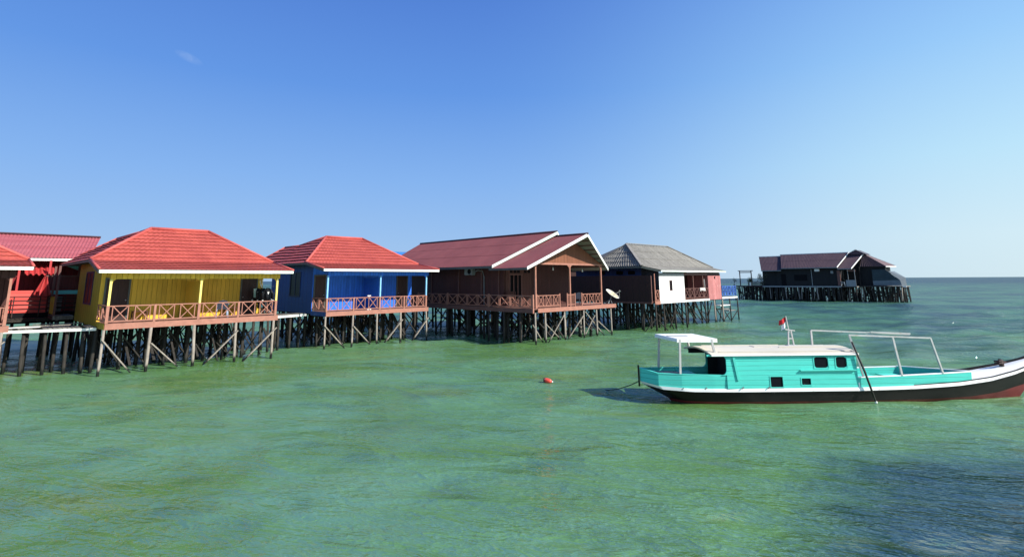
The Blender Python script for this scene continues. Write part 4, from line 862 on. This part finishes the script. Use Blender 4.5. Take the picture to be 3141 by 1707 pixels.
hw = thing('hut', 'yellow railed back porch of the yellow house seen in the gap on the left', 'porch', (*YO[0], 0), 46)
MB().box(-.9, .0, 8.9, 11.0, 2.0, 2.2).build('floor', M['deckgrey'], hw); rail(hw, (-.85, 9.0), (-.85, 10.9), 2.3, 3.2, M['yellow_side'], 3, .05, .09, .08)
for y in (9., 10.9): MB().box(-.9, -.8, y-.05, y+.05, 2.0, 4.9).build('porch_post', M['brownrail'], hw)
for x, y in ((-.7, 9.), (-.7, 10.8), (-.1, 9.4), (-.1, 10.6)): pile(hw, x, y, 2.0)

# ------------------------------------------------------------------ roofs glimpsed behind
def back_house(org, u0, u1, v0, v1, ze, zr, mroof, mwall, lab):
    h = thing('stilt_house', lab, 'house', (*org[0], 0), org[1])
    vm = (v0+v1)/2; MB().box(u0, u1, v0, v1, 2.1, ze).build('wall', M[mwall], h)
    r_ = roof_rows([(u0-.5, v0-.6, ze), (u1+.5, v0-.6, ze), (u1+.5, vm, zr), (u0-.5, vm, zr)], (0, 1), 2, .2, .015, .015, .08).build('roof', M[mroof], h)
    MB().quad((u0-.5, vm, zr), (u1+.5, vm, zr), (u1+.5, v1+.6, ze), (u0-.5, v1+.6, ze)).quad((u0, v0, ze+.01), (u0, v1, ze+.01), (u0, vm, zr-.05)).quad((u1, v0, ze+.01), (u1, v1, ze+.01), (u1, vm, zr-.05)).build('rear_roof', M[mroof], r_)
    n = int((u1-u0)/1.5)
    for k in range(n+1):
        for v in (v0+.2, vm, v1-.2): pile(h, u0+.1+k*(u1-u0-.2)/n, v, 2.1, .08, 'pile', (R.uniform(-.1, .1), 0))
M['blueroof'] = m_roof('blue_sheet', (.05, .22, .55), (.04, .18, .5), (.04, .15, .4)); M['rustroof'] = m_roof('rusty_maroon_sheet', (.22, .09, .08), (.16, .07, .06), (.3, .16, .1))
back_house(BO, 10.5, 16.5, 14, 19, 5.2, 6.88, 'blueroof', 'blue_side', 'house with a light blue sheet roof glimpsed between the blue and brown houses')
back_house(WO, 1.5, 9.5, 13.5, 18.5, 5.2, 7.0, 'rustroof', 'brown', 'house with a rusty maroon roof glimpsed behind the grey roofed house')

# ------------------------------------------------------------------ the moored boat
def interp(tab, x):
    for (a, va), (b, vb) in zip(tab[:-1], tab[1:]):
        if x <= b: return va+(vb-va)*max(0, (x-a)/(b-a))
    return tab[-1][1]
BT = [(0, .0), (.45, .55), (1.2, .72), (2.2, .82), (3, .86), (7, .87), (8.5, .83), (10, .74), (11.3, .61), (12.5, .45), (13.6, .27), (14.4, .12), (14.9, .0)]
ZS = [(0, .62), (.5, .55), (1.5, .50), (7, .50), (9, .53), (10.5, .59), (11.7, .70), (12.7, .88), (13.5, 1.08), (14.3, 1.36), (14.9, 1.62)]
ZR = [(0, .10), (1, .07), (9.5, .07), (11, .10), (12, .18), (13, .36), (13.8, .5), (15, .75)]
ZG = [(0, 1.03), (.5, .93), (2.3, .90), (6.9, .80), (8, .82), (10.9, .90)]
BL_ = 14.9
def boat():
    b = thing('wooden_boat', 'turquoise and white wooden boat with cream cabin roof and dark hull in the foreground', 'boat', (4.27, 18.72, 0), 1.6)
    black = m_paint('black_hull_paint', (.009, .009, .009), .4, 1.5, .5, .2, (.3, 1, 1), wear=.04, wearc=(.05, .05, .045), bump=.006)
    red = m_paint('red_antifouling', (.20, .022, .022), .35, 1.5, .6)
    whi = m_paint('boat_white', (.88, .88, .86), .06, 1.5, .45, wear=.04, wearc=(.5, .47, .42))
    tq = m_plank('turquoise_planks', (.10, .785, .66), 'Z', .15, .06, .5, .86, .3, .12, wear=None)
    tq2 = m_paint('turquoise_paint', (.10, .76, .64), .15, 1.5)
    frm = m_paint('worn_white_frame_paint', (.66, .66, .63), .22, 4, .55, st=(1, 1, 1), wear=.09, wearc=(.36, .33, .28))
    cream = m_paint('cream_roof_paint', (.78, .72, .60), .14, 1.0, .6, wear=.05, wearc=(.5, .42, .33), st=(.4, 1, 1))
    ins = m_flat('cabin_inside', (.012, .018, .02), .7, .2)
    N = 90
    def row(kind, t):
        x0, L, k = dict(keel=(1.75, 12.0, .0), bil=(1.2, 12.9, .62), red=(.95, 13.5, .88), sb=(.12, 14.75, .97), st=(0, 14.9, 1.))[kind]
        xs = x0+(L-x0)*t; xx = t*BL_; h = interp(BT, xx)*k
        z = dict(keel=-.5, bil=-.2, red=interp(ZR, xs), sb=interp(ZS, xx)-.10, st=interp(ZS, xx))[kind]
        return xs, h, z
    def loft(ks, name, mat, off=0., parent=b, smooth=True, rng_=(0, 1)):
        m = MB()
        for s in (-1, 1):
            vs = []; fs = []
            for i in range(N+1):
                t = rng_[0]+(rng_[1]-rng_[0])*i/N
                for k in ks: x, h, z = row(k, t); vs.append((x, s*(h+off), z))
            K_ = len(ks)
            for i in range(N):
                for j in range(K_-1): q = (i*K_+j, (i+1)*K_+j, (i+1)*K_+j+1, i*K_+j+1); fs.append(q if s < 0 else q[::-1])
            m.add(vs, fs)
        return m.build(name, mat, parent, smooth)
    loft(['keel', 'bil', 'red'], 'bottom', red); loft(['red', 'sb'], 'hull', black)
    # white rubbing strake
    m = MB()
    for s in (-1, 1):
        vs = []; fs = []
        for i in range(N+1):
            t = i/N; x, h, z = row('st', t); x2, h2, z2 = row('sb', t)
            vs += [(x2, s*(h2+.055), z2), (x, s*(h+.02), z+.005), (x, s*(h-.02), z), (x2, s*(h2-.005), z2)]
        for i in range(N):
            for j in range(4): a = i*4+j; c = i*4+(j+1) % 4; fs.append((a, a+4, c+4, c) if s < 0 else (c, c+4, a+4, a))
        m.add(vs, fs)
    m.build('rub_strake', whi, b)
    # turquoise topsides
    def side(xa, xb, zt, name, mat, n=40, th=.04, sides=(-1, 1)):
        m = MB()
        for s in sides:
            vs = []; fs = []
            for i in range(n+1):
                x = xa+(xb-xa)*i/n; h = interp(BT, x); z0 = interp(ZS, x)+.001; z1 = zt(x)
                vs += [(x, s*h, z0), (x, s*(h+.02), z1), (x, s*(h-th), z1), (x, s*(h-th-.01), z0)]
            for i in range(n):
                for j in range(4): a = i*4+j; c = i*4+(j+1) % 4; fs.append((a, a+4, c+4, c) if s < 0 else (c, c+4, a+4, a))
            fs += [(0, 1, 2, 3), tuple(n*4+j for j in (3, 2, 1, 0))]
            m.add(vs, fs)
        return m.build(name, mat, b)
    side(0.02, 2.62, lambda x: interp(ZG, x), 'stern_topside', tq); side(6.9, 10.9, lambda x: interp(ZG, x), 'bow_coaming', tq, sides=(-1,)); side(6.9, 9.45, lambda x: interp(ZG, x), 'bow_coaming', tq, sides=(1,))
    side(8.8, 14.7, lambda x: interp(ZS, x)+.035, 'edge_trim', black, 60, .03, (-1,)); side(9.5, 14.7, lambda x: interp(ZS, x)+.11, 'edge_trim', black, 60, .04, (1,))
    g = MB()
    for s in (-1, 1):
        pts = [(x, s*(interp(BT, x)-.01), interp(ZG, x)+.015) for x in (.02, .45, 1.2, 2.0, 2.6)]
        g = MB()
        for p, q in zip(pts[:-1], pts[1:]): g.beam(p, q, .07, .028)
        g.build('gunwale_cap', tq2, b)
    g = MB()
    for s in (-1, 1):
        pts = [(x, s*(interp(BT, x)-.01), interp(ZG, x)+.015) for x in ((6.92, 8, 9, 10, 10.9) if s < 0 else (6.92, 7.8, 8.6, 9.45))]
        g = MB()
        for p, q in zip(pts[:-1], pts[1:]): g.beam(p, q, .08, .028)
        g.build('gunwale_cap', whi, b)
    MB().beam((-.02, 0, .45), (-.03, 0, 1.13), .045, .06).build('stern_post', black, b)
    # decks
    def deck(xa, xb, dz, mat, name, cam=.0, n=24, m_=6, inset=.02):
        m = MB(); vs = []; fs = []
        for i in range(n+1):
            x = xa+(xb-xa)*i/n; h = max(.004, interp(BT, x)-inset)
            for j in range(m_+1): f = j/m_*2-1; vs.append((x, f*h, interp(ZS, x)+dz+cam*(1-f*f)))
        for i in range(n):
            for j in range(m_): a = i*(m_+1)+j; fs.append((a, a+m_+1, a+m_+2, a+1))
        m.add(vs, fs); return m.build(name, mat, b, True)
    deck(.1, 9.75, -.08, ins, 'floor'); dm = m_paint('grey_white_deck', (.80, .79, .76), .12, 1.2); deck(10.9, 14.85, .02, dm, 'foredeck', .10)
    m = MB(); vs = []; fs = []
    for i in range(13):
        f = i/12; x = 9.45+1.45*f; h = interp(BT, x)-.02; ya = .74+(-.60-.74)*f; ya = max(ya, -h)
        for j in range(5): yy = ya+(h-ya)*j/4; vs.append((x, yy, interp(ZS, x)+.02+.10*(1-(yy/h)**2)))
    for i in range(12):
        for j in range(4): a = i*5+j; fs.append((a, a+5, a+6, a+1))
    m.add(vs, fs).build('foredeck', dm, b, True)
    MB().slab([(9.44, .74, .45), (9.44, .74, .88), (10.15, .1, .90), (10.88, -.58, .91), (10.88, -.58, .45)], (.9, 1, 0), .03).build('coaming_end', tq2, b)
    MB().beam((9.44, .76, .89), (10.9, -.58, .92), .07, .03).build('gunwale_cap', whi, b)
    MB().box(7.3, 8.3, -.2, .75, .60, .64).box(8.6, 9.2, -.1, .7, .62, .66).build('thwart', tq2, b); MB().box(7.6, 9.0, -.5, .1, .50, .53).build('floor_board', M['deckgrey'], b)
    MB().slab([(.55, -.45, .86), (1.35, -.5, .84), (1.35, .25, .84), (.35, .25, .88)], (0, 0, 1), .03).build('stern_hatch', M['deckgrey'], b)
    MB().box(1.45, 1.9, -.1, .7, .80, .84).box(1.45, 1.5, -.1, .7, .45, .80).build('stern_thwart', tq2, b)
    # cabin
    y = .87; top = 1.56; x0, x1 = 2.62, 6.92
    H = [(4.03, 4.43, .54, .86), (5.05, 5.35, .60, .80), (5.52, 5.98, 1.12, 1.46), (6.24, 6.60, 1.12, 1.46)]
    for s in (-1, 1):
        m = MB(); yy = -y-.012 if s < 0 else y-.03
        def seg(a, c, holes): wall_y(m, yy, .042, a, c, .505, top, holes)
        seg(x0, 4.8, [H[0]]); seg(4.8, 5.45, [H[1]]); seg(5.45, x1, H[2:] )
        def fil(x, z, sx, sz, r): m.slab([(x, yy+.001, z)]+[(x+sx*r*(1-math.sin(a)), yy+.001, z+sz*r*(1-math.cos(a))) for a in (0, .4, .8, 1.2, 1.5708)], (0, 1, 0), .04)
        for a, c, d, e in H:
            r_ = .10 if d > 1 else .045
            for sx, xx in ((1, a), (-1, c)):
                for sz, zz in ((1, d), (-1, e)): fil(xx, zz, sx, sz, r_)
        # rounded opening for the helm
        m.box(2.0, x0, yy, yy+.042, 1.50, top); fil(x0, .92, -1, 1, .16); fil(x0, 1.50, -1, -1, .10)
        m.box(x0-.0, x0+.0001, yy, yy+.04, .9, 1.5)
        m.build('cabin_side', tq, b)
        for a, c, d, e in H:
            f = MB(); q = yy-.012 if s < 0 else yy+.036
            for (xa, xb, za, zb_) in ((a-.03, c+.03, e, e+.025), (a-.03, c+.03, d-.025, d), (a-.03, a, d, e), (c, c+.03, d, e)): f.box(xa, xb, q, q+.014, za, zb_)
            wf = f.build('window', tq2, b); MB().box(a, c, yy+.018*(1 if s < 0 else 1), yy+.024, d, e).build('pane', M['glass'], wf)
        if s < 0:
            MB().box(5.02, 6.86, yy-.07, yy, 1.035, 1.065).build('ledge', tq2, b); MB().beam((2.86, yy-.02, 1.52), (2.98, yy-.02, .76), .075, .03, (0, 1, 0)).build('side_batten', tq2, b)
            for xx in (1.1, 1.85, 3.05, 3.9): MB().beam((xx, yy-.03, .50), (xx+.07, yy-.05, .56), .03).build('cleat', M['grey'], b)
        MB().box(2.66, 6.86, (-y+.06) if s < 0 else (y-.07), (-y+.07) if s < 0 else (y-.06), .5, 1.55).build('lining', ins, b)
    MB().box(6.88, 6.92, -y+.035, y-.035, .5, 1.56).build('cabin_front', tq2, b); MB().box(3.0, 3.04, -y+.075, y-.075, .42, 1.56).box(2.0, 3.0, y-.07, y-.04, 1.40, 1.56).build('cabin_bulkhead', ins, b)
    MB().box(6.92, 6.96, -y-.01, -y+.06, .5, .82).build('corner_post', whi, b)
    # cambered roof
    def camb(f): return 1.575+.13*(1-f*f)
    m = MB(); n = 12; vs = []
    ya = y+.07
    for xx in (0, 1):
        for j in range(n+1):
            f = j/n*2-1; X = (2.02-.02*f*10*.0+(-.0 if f < 0 else 0)) if xx == 0 else 6.99
            X = 2.0-.12*f if xx == 0 else 6.99
            vs += [(X, f*ya, camb(f)), (X, f*ya, camb(f)-.05)]
    fs = []
    K_ = (n+1)*2
    for j in range(n): a = j*2; fs += [(a, a+K_, a+K_+2, a+2), (a+1, a+3, a+K_+3, a+K_+1), (a, a+2, a+3, a+1), (a+K_, a+K_+1, a+K_+3, a+K_+2)]
    fs += [(0, 1, K_+1, K_), (n*2, n*2+K_, n*2+K_+1, n*2+1)]
    m.add(vs, fs); rf = m.build('cabin_roof', cream, b)
    t = MB()
    for f, xa, xb in ((-.82, 2.45, 6.9), (.86, 2.2, 6.9), (.35, 2.3, 5.0), (-.3, 4.7, 6.9)): t.box(xa, xb, f*ya-.02, f*ya+.02, camb(f)+.001, camb(f)+.028)
    t.box(3.9, 4.5, -.2, .15, 1.69, 1.72); t.build('roof_batten', cream, rf)
    MB().beam((2.13, -ya-.005, 1.545), (6.99, -ya-.005, 1.545), .02, .05).build('roof_edge', whi, rf)
    # small mast with flag staff on the roof
    ms = MB(); ms.box(5.25, 5.58, .08, .32, 1.69, 1.715); ms.beam((5.31, .2, 1.71), (5.35, .2, 2.18), .042).beam((5.5, .2, 1.71), (5.44, .2, 2.2), .042).beam((5.33, .2, 1.93), (5.48, .2, 1.93), .04).beam((5.24, .2, 2.24), (5.58, .2, 2.19), .035).beam((5.38, .2, 2.14), (5.31, .2, 2.68), .024); ms.build('mast', frm, b)
    # stern canopy
    c = MB(); zc = 2.03
    q = [(1.12, -.72, zc), (2.42, -.72, zc-.01), (2.1, .62, zc+.02), (.78, .62, zc+.02)]
    c.slab(q, (0, 0, 1), .03); c.build('canopy_top', whi, b)
    c = MB(); c.beam((1.1, -.73, zc-.03), (2.44, -.73, zc-.04), .03, .12); c.beam((.78, .63, zc-.02), (2.1, .63, zc-.02), .03, .09); c.beam((1.1, -.72, zc-.03), (.78, .62, zc-.02), .03, .09); c.beam((2.42, -.72, zc-.03), (2.1, .62, zc-.02), .03, .09); c.build('canopy_frame', whi, b)
    c = MB(); c.box(1.0, 1.7, -.1, .1, zc+.031, zc+.05); c.build('canopy_batten', M['grey'], b)
    for p, q_ in (((1.16, -.70, .93), (1.2, -.72, zc)), ((.84, .6, .96), (.92, .6, zc)), ((2.32, -.74, 1.60), (2.25, -.72, zc)), ((1.98, .68, 1.6), (1.9, .6, zc))): MB().beam(p, q_, .065, .055).build('canopy_post', frm, b)
    # forward awning frame
    fr = MB(); 
    fr.beam((6.82, -.80, 2.13), (9.6, -.78, 2.01), .045, .045); fr.beam((6.5, .80, 2.14), (10.05, .72, 1.98), .045, .045); fr.beam((8.6, .68, 2.07), (10.0, .62, 2.01), .04, .05)
    fr.build('awning_rail', frm, b)
    for p, q_ in (((7.12, -.86, .82), (6.84, -.80, 2.13)), ((8.42, -.84, .84), (8.3, -.79, 2.06)), ((9.86, -.76, .88), (9.58, -.78, 2.01)), ((6.5, .80, 1.62), (6.5, .80, 2.14))): MB().beam(p, q_, .058, .05).build('awning_post', frm, b)
    MB().tube([(12.55, -.05, .98), (12.55, -.05, 1.18)], .07, 10).beam((12.4, -.1, 1.1), (12.75, 0, 1.1), .06).tube([(12.45+.1*math.cos(a*.7), -.05+.09*math.sin(a*.7), 1.03+.008*a) for a in range(20)], .035, 6).build('mooring_bitt', M['door'], b)
    return b
boat()
def bl(x, y, z):
    a = math.radians(1.6); return Vector((4.27+x*math.cos(a)-y*math.sin(a), 18.72+x*math.sin(a)+y*math.cos(a), z))
# flag hanging on the staff
m = MB(); n = 10
for k0, mat, nm in ((0, m_paint('flag_red', (.60, .02, .03), .1, rough=.8), 'red_half'), (1, m_paint('flag_white', (.80, .80, .80), .05, rough=.8), 'white_half')):
    vs = []
    for k in range(n+1):
        f = k/n; xx = -f*.24; dz = -f*.13
        for j in range(4): h = (j/3+k0)*.17; vs.append((xx*(1-.35*k0*1.0)-.03*h*3, .035*math.sin(f*7+h*5), .0+dz-h))
    mm = MB().add(vs, [(k*4+j, k*4+j+1, k*4+j+5, k*4+j+4) for k in range(n) for j in range(3)])
    if k0 == 0: fl = thing('flag', 'small red and white flag on the staff of the turquoise boat', 'flag', bl(5.31, .2, 2.66), 0)
    o = mm.build(nm, mat, fl); o.modifiers.new('s', 'SOLIDIFY').thickness = .004
pl = thing('pole', 'dark wooden pole leaning from the cabin roof of the boat down into the water', 'pole', (0, 0, 0))
MB().tube([bl(6.82, -.93, 1.93), bl(7.1, -.98, 1.0), bl(7.42, -1.04, -.35)], [.028, .034, .03], 8).build('shaft', m_paint('dark_pole', (.05, .045, .04), .5, 4, wear=.05, wearc=(.45, .43, .4)), pl, True)
MB().tube([bl(7.31, -1.02, .10), bl(7.33, -1.025, .05)], .04, 8).build('collar', M['white'], pl)
bo = Vector((1.37, 21.95, .04)); buoy = thing('mooring_float', 'red bottle shaped mooring float drifting on the water left of the boat', 'float', bo, -18)
MB().tube([(-.12, 0, .05), (-.1, 0, .05), (.08, 0, .02), (.15, 0, 0), (.19, 0, -.01)], [.085, .1, .1, .07, .03], 14).build('body', m_flat('red_plastic', (.80, .08, .05), .35, .5), buoy, True)
MB().tube([(-.2, 0, .06), (-.19, 0, .06), (-.115, 0, .05)], [.06, .095, .102], 14).build('cap', m_flat('dark_red_plastic', (.10, .01, .015), .4, .4), buoy, True)
MB().tube([(.18, 0, -.005), (.24, 0, -.02)], [.03, .04], 10).build('tip', M['white'], buoy, True)
buoy.scale = (.85, .85, .85)
rp = MB(); p0 = bl(-.02, 0, .62); p1 = Vector((2.95, 20.9, -.03)); pts = []
for k in range(17): f = k/16; p = p0.lerp(p1, f); p.z = .62*(1-f)**2-.04*f; pts.append(p)
o = rp.tube(pts, .016, 6).build('mooring_rope', m_paint('dark_rope', (.03, .035, .03), .3)); tag(o, 'thin dark mooring rope from the boat stern into the water', 'rope')
